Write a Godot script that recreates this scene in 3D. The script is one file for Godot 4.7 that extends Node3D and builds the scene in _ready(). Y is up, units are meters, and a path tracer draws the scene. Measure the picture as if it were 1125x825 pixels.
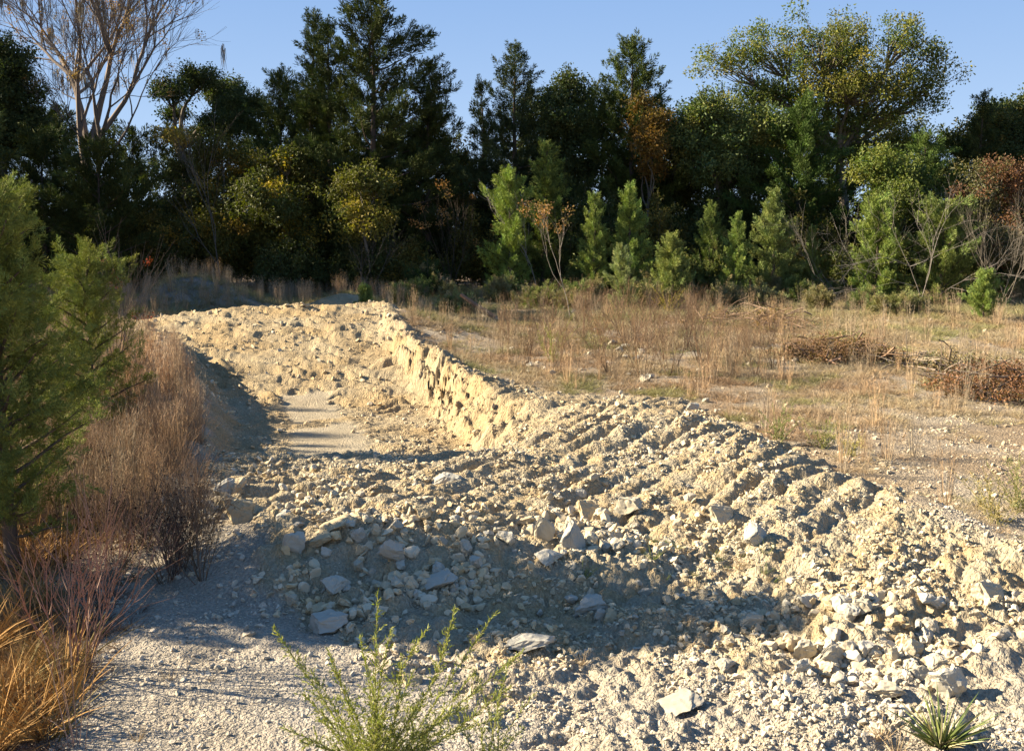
extends Node3D
# A bulldozed trench and rubble berm in front of a wood, low sun from the left.
const EYE := 2.4
const FOC := 1100.0
const PITCH := 0.11091
var counters := {}
var mats := {}
var rng := RandomNumberGenerator.new()
var n_big := FastNoiseLite.new()
var n_mid := FastNoiseLite.new()
var n_clod := FastNoiseLite.new()
var n_clod2 := FastNoiseLite.new()
var n_fine := FastNoiseLite.new()
var n_warp := FastNoiseLite.new()

# ------------------------------------------------------------------ mesh builder
class MB:
	var v := PackedVector3Array()
	var n := PackedVector3Array()
	var c := PackedColorArray()
	var i := PackedInt32Array()
	var smooth := false
	var col := Color.WHITE
	func tri(a: Vector3, b: Vector3, d: Vector3):
		var k := v.size()
		v.push_back(a); v.push_back(b); v.push_back(d)
		c.push_back(col); c.push_back(col); c.push_back(col)
		if smooth:
			var m := (b - a).cross(d - a).normalized()
			n.push_back(m); n.push_back(m); n.push_back(m)
		i.push_back(k); i.push_back(k + 1); i.push_back(k + 2)
	func quad(a: Vector3, b: Vector3, d: Vector3, e: Vector3):
		var k := v.size()
		v.push_back(a); v.push_back(b); v.push_back(d); v.push_back(e)
		for q in 4: c.push_back(col)
		if smooth:
			var m := (b - a).cross(e - a).normalized()
			for q in 4: n.push_back(m)
		i.append_array(PackedInt32Array([k, k + 1, k + 2, k, k + 2, k + 3]))
	# a tapered tube through points with radii
	func tube(pts: PackedVector3Array, rad: PackedFloat32Array, sides: int):
		var k := v.size()
		var u := Vector3.ZERO
		for p in pts.size():
			var t := (pts[mini(p + 1, pts.size() - 1)] - pts[maxi(p - 1, 0)]).normalized()
			if u == Vector3.ZERO or absf(u.dot(t)) > 0.95:
				u = t.cross(Vector3(0.31, 0.2, 0.93)).normalized()
			u = (u - t * u.dot(t)).normalized()
			var w := t.cross(u)
			for s in sides:
				var a := TAU * s / sides
				var m := u * cos(a) + w * sin(a)
				v.push_back(pts[p] + m * rad[p]); c.push_back(col)
				if smooth: n.push_back(m)
			if p > 0:
				var b0 := k + (p - 1) * sides
				var b1 := k + p * sides
				for s in sides:
					var s2 := (s + 1) % sides
					i.append_array(PackedInt32Array([b0 + s, b1 + s, b1 + s2, b0 + s, b1 + s2, b0 + s2]))
	func commit() -> ArrayMesh:
		var a := []
		a.resize(Mesh.ARRAY_MAX)
		a[Mesh.ARRAY_VERTEX] = v
		if smooth: a[Mesh.ARRAY_NORMAL] = n
		a[Mesh.ARRAY_COLOR] = c
		a[Mesh.ARRAY_INDEX] = i
		var m := ArrayMesh.new()
		m.add_surface_from_arrays(Mesh.PRIMITIVE_TRIANGLES, a)
		return m

# ------------------------------------------------------------------ copies
class Copies:
	var b := PackedFloat32Array()
	var count := 0
	func put(t: Basis, o: Vector3, c: Color):
		b.append_array(PackedFloat32Array([t.x.x, t.y.x, t.z.x, o.x, t.x.y, t.y.y, t.z.y, o.y, t.x.z, t.y.z, t.z.z, o.z, c.r, c.g, c.b, 1.0]))
		count += 1
	func make(mesh: Mesh, mat: Material) -> MultiMeshInstance3D:
		var m := MultiMesh.new()
		m.transform_format = MultiMesh.TRANSFORM_3D
		m.use_colors = true
		m.mesh = mesh
		m.instance_count = count
		m.buffer = b
		var o := MultiMeshInstance3D.new()
		o.multimesh = m
		o.material_override = mat
		return o

# ------------------------------------------------------------------ scene helpers
func numbered(called: String) -> String:
	var k: int = counters.get(called, 0)
	counters[called] = k + 1
	return called if k == 0 else "%s_%03d" % [called, k]

func thing(called: String, label: String, category: String, at: Vector3, group := "") -> Node3D:
	var o := Node3D.new()
	o.name = numbered(called)
	add_child(o)
	o.position = at
	o.set_meta("label", label)
	o.set_meta("category", category)
	if group != "": o.set_meta("group", group)
	return o

func part(called: String, mesh: Mesh, mat: Material, parent: Node3D, stuff := false) -> MeshInstance3D:
	var o := MeshInstance3D.new()
	o.name = called
	o.mesh = mesh
	o.material_override = mat
	parent.add_child(o, true)
	if stuff: o.set_meta("kind", "stuff")
	return o

func part_copies(called: String, cp: Copies, mesh: Mesh, mat: Material, parent: Node3D):
	if cp.count == 0: return
	var o := cp.make(mesh, mat)
	o.name = called
	parent.add_child(o, true)
	o.set_meta("kind", "stuff")

func single(called: String, label: String, category: String, mesh: Mesh, mat: Material, xf: Transform3D, group := "") -> MeshInstance3D:
	var o := MeshInstance3D.new()
	o.name = numbered(called)
	o.mesh = mesh
	o.material_override = mat
	add_child(o)
	o.transform = xf
	o.set_meta("label", label)
	o.set_meta("category", category)
	if group != "": o.set_meta("group", group)
	return o

func rf(a: float, b: float) -> float: return rng.randf_range(a, b)
func rdir() -> Vector3:
	var z := rng.randf_range(-1.0, 1.0)
	var a := rng.randf() * TAU
	var r := sqrt(1.0 - z * z)
	return Vector3(r * cos(a), z, r * sin(a))
func orient(dir: Vector3, roll: float, s: float) -> Basis:
	var y := dir.normalized()
	var x := y.cross(Vector3(0, 0, 1) if absf(y.z) < 0.9 else Vector3(1, 0, 0)).normalized()
	x = x.rotated(y, roll)
	var z := x.cross(y)
	return Basis(x * s, y * s, z * s)
func tint(c: Color, v: float, hue := 0.0) -> Color:
	var k := 1.0 + rng.randf_range(-v, v)
	var h := rng.randf_range(-hue, hue)
	return Color(c.r * k * (1.0 + h), c.g * k, c.b * k * (1.0 - h))

# a point seen at pixel px, py of the photograph, at depth d metres ahead
func seen(px: float, py: float, d: float) -> Vector3:
	var q := Vector3((px - 562.5) / FOC, -(py - 412.5) / FOC, -1.0).rotated(Vector3.RIGHT, -PITCH)
	return Vector3(0, EYE, 0) + q * (d / -q.z)
# where that line of sight meets the ground
func on_ground(px: float, py: float) -> Vector3:
	var q := Vector3((px - 562.5) / FOC, -(py - 412.5) / FOC, -1.0).rotated(Vector3.RIGHT, -PITCH)
	q /= -q.z
	var d := 2.5
	var last := d
	while d < 60.0:
		var p := Vector3(0, EYE, 0) + q * d
		if p.y <= macro(p.x, d):
			var lo := last
			var hi := d
			for k in 8:
				var m := (lo + hi) / 2
				p = Vector3(0, EYE, 0) + q * m
				if p.y <= macro(p.x, m): hi = m
				else: lo = m
			p = Vector3(0, EYE, 0) + q * hi
			return Vector3(p.x, height(p.x, hi), -hi)
		last = d
		d += 0.03 * d
	return Vector3(0, EYE, 0) + q * 34.0
func stand(x: float, d: float) -> Vector3: return Vector3(x, height(x, d), -d)

# ------------------------------------------------------------------ lie of the land (x to the right, d ahead)
var ridge_a := [[-2.85, 22.0, 1.5], [-2.35, 19.5, 1.2], [-1.55, 17.5, 0.95], [-1.0, 16.2, 0.84], [-0.3, 14.2, 0.68], [0.35, 12.6, 0.62], [1.5, 12.0, 0.72], [1.97, 11.0, 0.75], [2.85, 9.0, 0.52], [3.34, 8.2, 0.43], [3.73, 7.3, 0.37], [4.4, 5.9, 0.25]]
var ridge_b := [[-3.0, 8.6, 0.24], [-1.6, 9.3, 0.36], [-0.6, 9.6, 0.42], [0.6, 10.2, 0.55]]
var ridge_e := [[-2.3, 7.9, 0.30], [-1.9, 7.75, 0.40], [-1.2, 7.6, 0.43], [-0.3, 7.5, 0.38], [0.4, 7.45, 0.27], [1.0, 7.4, 0.18]]
var ridge_c := [[-8.6, 21.2, 1.12], [-6.5, 22.0, 1.38], [-2.85, 22.0, 1.5]]
var ridge_d := [[-3.5, 10.6, 0.40], [-4.1, 13.0, 0.68], [-4.8, 15.0, 0.84], [-5.9, 17.3, 0.98], [-7.4, 20.0, 1.10]]
var floor_d := [9.0, 10.0, 10.9, 12.0, 16.0, 17.0, 22.0, 30.0]
var floor_h := [1.0, 0.55, 0.26, 0.0, 0.04, 0.2, 1.52, 3.0]
var left_d := [9.0, 12.0, 14.0, 16.0, 18.0, 20.0, 22.0, 26.0]
var left_x := [-3.0, -3.4, -3.9, -4.5, -5.5, -6.8, -8.3, -10.0]
var right_d := [9.0, 12.57, 14.0, 16.2, 18.3, 20.0, 22.0, 26.0]
var right_x := [-0.1, -0.6, -0.95, -1.36, -2.15, -2.6, -3.0, -3.4]
var steep_d := [9.0, 12.5, 14.0, 16.0, 20.0, 30.0]
var steep_s := [0.3, 0.7, 1.0, 1.6, 1.2, 1.0]

func curve(xs: Array, ys: Array, x: float) -> float:
	if x <= xs[0]: return ys[0]
	for k in range(1, xs.size()):
		if x <= xs[k]:
			return lerpf(ys[k - 1], ys[k], (x - xs[k - 1]) / (xs[k] - xs[k - 1]))
	return ys[-1]
func ridge(line: Array, x: float, d: float, right: float, left: float) -> float:
	var best := 1e9
	var res := -9.0
	for k in line.size() - 1:
		var ax: float = line[k][0]
		var ad: float = line[k][1]
		var ex: float = line[k + 1][0] - ax
		var ed: float = line[k + 1][1] - ad
		var t := clampf(((x - ax) * ex + (d - ad) * ed) / (ex * ex + ed * ed), 0.0, 1.0)
		var qx := x - ax - ex * t
		var qd := d - ad - ed * t
		var q := sqrt(qx * qx + qd * qd)
		if q < best:
			best = q
			var side := ex * qd - ed * qx
			var soft := sqrt(q * q + 0.02) - 0.14
			res = lerpf(line[k][2], line[k + 1][2], t) - soft * (left if side < 0.0 else right)
	return res
func smax(a: float, b: float, k: float) -> float:
	var h := clampf(0.5 + 0.5 * (a - b) / k, 0.0, 1.0)
	return lerpf(b, a, h) + k * h * (1.0 - h)
func macro_raw(x: float, d: float) -> float:
	var h := 0.3 * smoothstep(6.2, 10.0, d) + 0.05 * maxf(0.0, minf(d, 36.0) - 9.5)
	h += 0.10 * n_big.get_noise_2d(x, d) * smoothstep(2.0, 12.0, d)
	if d < 40.0 and absf(x) < 25.0 and d > 1.0:
		# the crest lines run away from x ascending: "right" is the side beyond the berm
		h = smax(h, ridge(ridge_a, x, d, 0.5, 0.17) + 0.11 * n_mid.get_noise_2d(x * 0.9 + 3.0, d * 0.9 + 7.0), 0.1)
		h = smax(h, ridge(ridge_b, x, d, 0.2, 0.2), 0.12)
		h = smax(h, ridge(ridge_e, x, d, 0.07, 0.46), 0.06)
		h = smax(h, ridge(ridge_c, x, d, 0.2 if d < 22.0 else 0.35, 0.2 if d < 22.0 else 0.35), 0.1)
		h = smax(h, ridge(ridge_d, x, d, 0.45, 0.45), 0.12)
		if d > 8.5 and d < 30.0:
			var c := curve(floor_d, floor_h, d)
			var wx := x + 0.12 * n_mid.get_noise_2d(x * 2.0 + 40.0, d * 2.0)
			c += curve(steep_d, steep_s, d) * maxf(0.0, wx - curve(right_d, right_x, d)) + 0.9 * maxf(0.0, curve(left_d, left_x, d) - wx)
			h = -smax(-h, -c, 0.07)
		var ax := (x + 8.9) / 1.5
		var ad := (d - 28.0) / 1.5
		h += 0.85 * exp(-ax * ax - ad * ad)
		ax = (x + 4.6) / 0.9
		ad = (d - 27.5) / 1.2
		h += 0.42 * exp(-ax * ax - ad * ad)
	return h
const MS := 0.15
var mac := PackedFloat32Array()
const MW := 214
const MH := 260
func make_macro():
	mac.resize(MW * MH)
	for j in MH:
		for k in MW:
			mac[j * MW + k] = macro_raw(-16.0 + k * MS, 1.0 + j * MS)
func macro(x: float, d: float) -> float:
	var u := (x + 16.0) / MS
	var w := (d - 1.0) / MS
	if u < 0.0 or w < 0.0 or u >= MW - 1.01 or w >= MH - 1.01: return macro_raw(x, d)
	var a := int(u)
	var b := int(w)
	var fu := u - a
	var fw := w - b
	var k := b * MW + a
	return lerpf(lerpf(mac[k], mac[k + 1], fu), lerpf(mac[k + MW], mac[k + MW + 1], fu), fw)

# how broken up the ground is: 1 in the rubble, 0 on trodden sand
var dug_poly := PackedVector2Array()
var pale_a := PackedVector2Array()
var pale_b := PackedVector2Array()
var dug_grid := PackedFloat32Array()
var pale_grid := PackedFloat32Array()
func make_polys():
	for p in [[120, 362], [170, 350], [300, 335], [415, 333], [445, 362], [505, 398], [600, 432], [690, 432], [768, 446], [850, 482], [925, 522], [1015, 556], [1140, 600], [1300, 680], [1400, 900], [1300, 1100], [640, 1100], [560, 850], [520, 760], [400, 712], [325, 692], [300, 640], [295, 600], [232, 560], [232, 520], [226, 440], [196, 385]]:
		var q := on_ground(p[0], p[1])
		dug_poly.push_back(Vector2(q.x, -q.z))
	for p in [[306, 434], [360, 428], [378, 458], [322, 466]]:
		var q := on_ground(p[0], p[1])
		pale_a.push_back(Vector2(q.x, -q.z))
	for p in [[318, 474], [385, 464], [402, 478], [416, 500], [330, 506]]:
		var q := on_ground(p[0], p[1])
		pale_b.push_back(Vector2(q.x, -q.z))
	dug_grid.resize(MW * MH)
	pale_grid.resize(MW * MH)
	for j in MH:
		for k in MW:
			var p := Vector2(-16.0 + k * MS, 1.0 + j * MS)
			dug_grid[j * MW + k] = 1.0 if Geometry2D.is_point_in_polygon(p, dug_poly) else 0.0
			pale_grid[j * MW + k] = 1.0 if Geometry2D.is_point_in_polygon(p, pale_a) or Geometry2D.is_point_in_polygon(p, pale_b) else 0.0
func sample(g: PackedFloat32Array, x: float, d: float) -> float:
	var u := (x + 16.0) / MS
	var w := (d - 1.0) / MS
	if g.size() == 0 or u < 0.0 or w < 0.0 or u >= MW - 1.01 or w >= MH - 1.01: return 0.0
	var a := int(u)
	var b := int(w)
	var fu := u - a
	var fw := w - b
	var k := b * MW + a
	return lerpf(lerpf(g[k], g[k + 1], fu), lerpf(g[k + MW], g[k + MW + 1], fu), fw)
func dug(x: float, d: float) -> float:
	if d > 30.0: return 0.0
	var a := n_warp.get_noise_2d(x * 3.0, d * 3.0) * 0.3
	var b := n_warp.get_noise_2d(x * 3.0 + 70.0, d * 3.0) * 0.3
	return sample(dug_grid, x + a, d + b)
func pale(x: float, d: float) -> float:
	if d > 22.0 or d < 10.0: return 0.0
	var a := n_warp.get_noise_2d(x * 5.0, d * 5.0) * 0.14
	return sample(pale_grid, x + a, d - a)
func wallness(x: float, d: float, g: float) -> float:
	if g > 0.3 and x > -3.8 and x < 1.6 and d > 11.0 and d < 23.0:
		var q := x - curve(right_d, right_x, d)
		return smoothstep(-0.4, 0.0, q) * (1.0 - smoothstep(0.6, 1.1, q))
	return 0.0
func surf(x: float, d: float, g: float, pl: float) -> float:
	var m := macro(x, d)
	var w := wallness(x, d, g)
	if w > 0.02:
		# slumps and ledges: the cut face steps in and out with height
		m = macro(x + w * (0.2 * n_clod.get_noise_2d(d * 0.55, m * 1.3) + 0.12 + 0.1 * n_mid.get_noise_2d(d * 2.0, m * 3.0) + 0.05 * n_fine.get_noise_2d(d, m * 2.0)), d)
	return m + detail(x, d, g, pl)
func detail(x: float, d: float, g: float, pl: float) -> float:
	var rough := lerpf(0.22, 1.0, g) * (1.0 - 0.8 * pl)
	if d > 34.0: return 0.0
	var wall := wallness(x, d, g)
	var far := smoothstep(11.0, 13.5, d)
	var berm := smoothstep(-0.2, 0.8, x) * (1.0 - far)
	var top := smoothstep(7.8, 8.4, d) * (1.0 - smoothstep(10.6, 11.2, d)) * smoothstep(0.9, 0.0, x)
	rough *= lerpf(0.68, 1.0, smoothstep(5.4, 6.4, d))
	rough *= 1.0 - 0.52 * far - 0.42 * top - 0.4 * berm * smoothstep(6.9, 8.4, d)
	var h := n_mid.get_noise_2d(x, d) * 0.11 * rough * (1.0 - 0.6 * wall)
	h += (n_clod.get_noise_2d(x, d) + 0.6) * -0.075 * rough * (1.0 - 0.8 * berm * smoothstep(6.9, 8.0, d) - 0.5 * far - 0.35 * top) * (1.0 - 0.7 * wall)
	h += (n_clod2.get_noise_2d(x, d) + 0.6) * -0.034 * rough * (1.0 + 0.5 * berm + 0.6 * far + 0.4 * top) * (1.0 - 0.5 * wall)
	h += n_fine.get_noise_2d(x, d) * (0.022 * maxf(rough, 0.4) + 0.012 * wall) * (1.0 - 0.7 * pl)
	if g > 0.05:
		# cleat marks left by the tracks
		var w := n_warp.get_noise_2d(x * 2.0, d * 2.0)
		var amp := 0.0
		var ph := 0.0
		if d > 16.3 and x < -1.0:
			amp = 0.115
			ph = (d + 0.26 * x) * TAU / 0.42 + w * 3.0 + 1.5 * n_mid.get_noise_2d(x * 2.0, d * 0.6)
		elif d < 16.3:
			amp = 0.05 + 0.012 * berm + 0.035 * top
			ph = (d * 0.92 - x * 0.38) * TAU / 0.30 + w * 3.5
			if berm > 0.02:
				var other := absf(sin(((d * 0.68 - x * 0.73) * TAU / 0.29 + w * 3.0 + 0.9 * n_mid.get_noise_2d(x * 1.2, d * 1.2)) * 0.5)) * 1.6 - 0.9
				h += amp * (0.75 - 0.5 * n_clod2.get_noise_2d(d * 0.25 + x * 0.25, floorf(((d * 0.68 - x * 0.73) / 0.29)) * 5.1)) * berm * g * other * smoothstep(6.9, 8.4, d) * clampf(0.75 + 0.8 * n_warp.get_noise_2d(x * 1.3 + 9.0, d * 1.3), 0.25, 1.0)
				amp *= 1.0 - berm
		amp *= 0.45 - 0.95 * n_clod2.get_noise_2d(x * 0.22, floorf(ph / TAU) * 7.3)
		amp *= clampf(0.8 + 1.0 * n_warp.get_noise_2d(x * 1.3 + 9.0, d * 1.3), 0.0, 1.0)
		h += amp * g * (1.0 - pl) * (absf(sin(ph * 0.5)) * 1.6 - 0.9)
	return h
func height(x: float, d: float) -> float:
	return surf(x, d, dug(x, d), pale(x, d))

# ------------------------------------------------------------------ materials
func noise_image(kind: int, freq: float, seed_: int, octaves: int, lo: float, hi: float, size := 512) -> ImageTexture:
	var f := FastNoiseLite.new()
	f.noise_type = kind
	f.seed = seed_
	f.frequency = freq
	f.fractal_octaves = octaves
	f.fractal_gain = 0.6
	if kind == FastNoiseLite.TYPE_CELLULAR:
		f.cellular_return_type = FastNoiseLite.RETURN_DISTANCE
	var im := f.get_seamless_image(size, size)
	im.convert(Image.FORMAT_RGB8)
	if lo > 0.0 or hi < 1.0:
		im.adjust_bcs(hi, 1.0, 1.0)
		var veil := Image.create(size, size, false, Image.FORMAT_RGBA8)
		veil.fill(Color(1, 1, 1, lo))
		im.convert(Image.FORMAT_RGBA8)
		im.blend_rect(veil, Rect2i(0, 0, size, size), Vector2i.ZERO)
	return ImageTexture.create_from_image(im)

func soft_mat(called: String, rough: float, back: Color, spec := 0.25) -> StandardMaterial3D:
	var m := StandardMaterial3D.new()
	m.resource_name = called
	m.vertex_color_use_as_albedo = true
	m.roughness = rough
	m.metallic_specular = spec
	m.cull_mode = BaseMaterial3D.CULL_DISABLED
	if back.get_luminance() > 0.0:
		m.backlight_enabled = true
		m.backlight = back
	return m

func make_materials():
	var grit := noise_image(FastNoiseLite.TYPE_SIMPLEX, 0.03, 3, 6, 0.74, 1.0, 1024)
	var bump := noise_image(FastNoiseLite.TYPE_SIMPLEX, 0.025, 8, 6, 0.0, 1.0, 1024)
	var soil := soft_mat("soil", 0.95, Color.BLACK, 0.15)
	soil.albedo_texture = grit
	soil.heightmap_enabled = true
	soil.heightmap_texture = bump
	soil.heightmap_scale = 2.2
	mats.soil = soil
	var stone := soft_mat("limestone", 0.9, Color.BLACK, 0.2)
	stone.albedo_texture = grit
	stone.uv1_triplanar = true
	stone.uv1_scale = Vector3(2.3, 2.3, 2.3)
	mats.stone = stone
	mats.chip = soft_mat("broken stone", 0.95, Color.BLACK, 0.15)
	mats.leaf = soft_mat("leaf", 0.6, Color(0.75, 0.8, 0.4), 0.3)
	mats.needle = soft_mat("needle", 0.75, Color(0.5, 0.55, 0.3), 0.2)
	mats.grass = soft_mat("dry grass", 0.8, Color(0.4, 0.38, 0.3), 0.2)
	mats.twig = soft_mat("twig", 0.9, Color.BLACK, 0.15)
	var bark := soft_mat("bark", 0.95, Color.BLACK, 0.15)
	mats.bark = bark

# ------------------------------------------------------------------ ground
func soil_color(x: float, d: float, g: float, pl: float, h: float) -> Color:
	var a := n_mid.get_noise_2d(x * 0.7 + 30.0, d * 0.7)
	var b := n_fine.get_noise_2d(x * 0.5, d * 0.5 + 50.0)
	var sand := Color(0.56, 0.48, 0.37).lerp(Color(0.61, 0.545, 0.45), clampf(0.5 + a, 0, 1))
	var field := Color(0.57, 0.475, 0.35).lerp(Color(0.46, 0.345, 0.225), clampf(0.5 + 1.4 * a, 0, 1))
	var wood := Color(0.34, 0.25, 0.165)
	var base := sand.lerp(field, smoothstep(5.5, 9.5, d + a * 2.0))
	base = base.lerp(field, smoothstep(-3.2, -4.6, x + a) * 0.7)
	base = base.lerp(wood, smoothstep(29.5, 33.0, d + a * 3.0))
	base = base.lerp(Color(0.36, 0.33, 0.28), clampf(1.6 * exp(-pow((x + 8.9) / 1.7, 2) - pow((d - 28.0) / 1.7, 2)), 0, 1))
	# dug clay: ochre in the cut and on the ramp, paler chalky rubble in front
	var clay := Color(0.57, 0.415, 0.225).lerp(Color(0.61, 0.49, 0.31), clampf(0.5 + 1.2 * a, 0, 1))
	var chalk := Color(0.61, 0.515, 0.355).lerp(Color(0.57, 0.43, 0.245), clampf(0.45 + 1.3 * b + 0.6 * a, 0, 1))
	var front := chalk.lerp(clay, smoothstep(9.5, 13.0, d + a))
	front = front.lerp(sand, smoothstep(6.6, 5.2, d + a) * 0.75)
	var c := base.lerp(front, g)
	c = c.lerp(Color(0.64, 0.56, 0.42), pl * 0.6)
	var k := 0.69 * (1.0 + 0.16 * b)
	return Color(c.r * k, c.g * k, c.b * k)

func make_ground():
	var ang := PackedFloat32Array()
	var half := 0.56
	var cols := 660
	for k in cols + 1: ang.push_back(lerpf(-half, half, float(k) / cols))
	var extra := 60
	for k in range(1, extra): ang.push_back(lerpf(half, TAU - half, float(k) / extra))
	var rad := PackedFloat32Array([0.0, 0.5, 1.0, 1.5, 2.0, 2.5, 3.0])
	var r := 3.4
	while r < 36.0:
		rad.push_back(r)
		r *= 1.0042
	while r < 1800.0:
		rad.push_back(r)
		r *= 1.22
	var na := ang.size()
	var nr := rad.size()
	var v := PackedVector3Array()
	var c := PackedColorArray()
	var n := PackedVector3Array()
	v.resize(na * nr)
	c.resize(na * nr)
	var uv := PackedVector2Array()
	uv.resize(na * nr)
	n.resize(na * nr)
	var ca := PackedFloat32Array()
	var sa := PackedFloat32Array()
	for a in ang:
		ca.push_back(cos(a)); sa.push_back(sin(a))
	for j in nr:
		var q := rad[j]
		for k in na:
			var x := sa[k] * q
			var d := ca[k] * q
			var g := dug(x, d)
			var pl := pale(x, d)
			var h := surf(x, d, g, pl)
			v[j * na + k] = Vector3(x, h, -d)
			uv[j * na + k] = Vector2(x, d) * 0.9
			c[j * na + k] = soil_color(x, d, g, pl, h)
	var idx := PackedInt32Array()
	idx.resize((nr - 1) * na * 6)
	var w := 0
	for j in nr - 1:
		for k in na:
			var k2 := (k + 1) % na
			var a0 := j * na + k
			var a1 := j * na + k2
			idx[w] = a0; idx[w + 1] = a0 + na; idx[w + 2] = a1 + na
			idx[w + 3] = a0; idx[w + 4] = a1 + na; idx[w + 5] = a1
			w += 6
	for j in nr:
		for k in na:
			var kp := (k + 1) % na
			var km := (k + na - 1) % na
			var du := v[j * na + kp] - v[j * na + km]
			var dv := v[mini(j + 1, nr - 1) * na + k] - v[maxi(j - 1, 0) * na + k]
			var m := dv.cross(du)
			if m.y < 0.0: m = -m
			n[j * na + k] = m.normalized() if m.length_squared() > 1e-12 else Vector3.UP
	var arr := []
	arr.resize(Mesh.ARRAY_MAX)
	arr[Mesh.ARRAY_VERTEX] = v
	arr[Mesh.ARRAY_NORMAL] = n
	arr[Mesh.ARRAY_COLOR] = c
	arr[Mesh.ARRAY_TEX_UV] = uv
	arr[Mesh.ARRAY_INDEX] = idx
	var m := ArrayMesh.new()
	m.add_surface_from_arrays(Mesh.PRIMITIVE_TRIANGLES, arr)
	var o := MeshInstance3D.new()
	o.name = "ground"
	o.mesh = m
	o.material_override = mats.soil
	add_child(o)
	o.set_meta("kind", "structure")
	o.set_meta("label", "dug pale clay ground with a trench, berm and dry field")
	o.set_meta("category", "ground")

# ------------------------------------------------------------------ rocks
var rock_big := []
var rock_small := []
func icosphere(level: int) -> Array:
	var t := (1.0 + sqrt(5.0)) / 2.0
	var v := [Vector3(-1, t, 0), Vector3(1, t, 0), Vector3(-1, -t, 0), Vector3(1, -t, 0), Vector3(0, -1, t), Vector3(0, 1, t), Vector3(0, -1, -t), Vector3(0, 1, -t), Vector3(t, 0, -1), Vector3(t, 0, 1), Vector3(-t, 0, -1), Vector3(-t, 0, 1)]
	for k in v.size(): v[k] = v[k].normalized()
	var f := [0, 11, 5, 0, 5, 1, 0, 1, 7, 0, 7, 10, 0, 10, 11, 1, 5, 9, 5, 11, 4, 11, 10, 2, 10, 7, 6, 7, 1, 8, 3, 9, 4, 3, 4, 2, 3, 2, 6, 3, 6, 8, 3, 8, 9, 4, 9, 5, 2, 4, 11, 6, 2, 10, 8, 6, 7, 9, 8, 1]
	for l in level:
		var g := []
		var mid := {}
		for k in range(0, f.size(), 3):
			var e := []
			for s in 3:
				var a: int = f[k + s]
				var b: int = f[k + (s + 1) % 3]
				var key := Vector2i(mini(a, b), maxi(a, b))
				if not mid.has(key):
					v.push_back(((v[a] + v[b]) / 2.0).normalized())
					mid[key] = v.size() - 1
				e.push_back(mid[key])
			g.append_array([f[k], e[0], e[2], f[k + 1], e[1], e[0], f[k + 2], e[2], e[1], e[0], e[1], e[2]])
		f = g
	return [v, f]
func rock_mesh(level: int, cuts: int, keep: float, lump: float) -> ArrayMesh:
	var ico := icosphere(level)
	var v: Array = ico[0]
	var ns := FastNoiseLite.new()
	ns.seed = rng.randi() % 10000
	ns.frequency = 0.9
	ns.fractal_octaves = 3
	var planes := []
	for k in cuts: planes.push_back([rdir(), rf(keep, keep + 0.3)])
	var mb := MB.new()
	for k in v.size():
		var p: Vector3 = v[k]
		var q := p
		for pl in planes:
			var over: float = q.dot(pl[0]) - pl[1]
			if over > 0.0: q -= pl[0] * over
		q *= 1.0 + lump * ns.get_noise_3dv(p * 2.0)
		mb.v.push_back(q)
		mb.c.push_back(Color.WHITE)
	mb.i = PackedInt32Array(ico[1])
	return mb.commit()
func make_rock_meshes():
	rng.seed = 41
	for k in 9: rock_big.push_back(rock_mesh(3, 10 + k % 5, 0.4, 0.2))
	for k in 8: rock_small.push_back(rock_mesh(1 if k < 5 else 2, 8, 0.35, 0.35))

var stone_tones := [Color(0.47, 0.41, 0.30), Color(0.45, 0.40, 0.31), Color(0.48, 0.385, 0.24), Color(0.50, 0.455, 0.365), Color(0.455, 0.42, 0.345)]
func stone_mat(k: int) -> StandardMaterial3D:
	var key := "stone%d" % k
	if not mats.has(key):
		var m: StandardMaterial3D = mats.stone.duplicate()
		m.vertex_color_use_as_albedo = false
		m.albedo_color = stone_tones[k].linear_to_srgb()
		m.uv1_scale = Vector3.ONE * (1.4 + 0.3 * k)
		mats[key] = m
	return mats[key]
# a rock at a pixel of the photograph; w, h: its width and height in pixels there
func rock_at(px: float, py: float, w: float, h: float, turn: float, tilt: float, shape: int, tone: int, label: String, group := "", called := "rock"):
	var p := on_ground(px, py)
	var m := -p.z / FOC
	var sx := w * m * 0.62
	var sy := h * m * 0.66
	var b := Basis.from_euler(Vector3(tilt * 0.4, turn, tilt)) * Basis.from_scale(Vector3(sx, sy, sx * rf(0.6, 0.9)))
	single(called, label, "rock", rock_big[shape % rock_big.size()], stone_mat(tone), Transform3D(b, p + Vector3(0, sy * 0.32, 0)), group)

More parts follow.
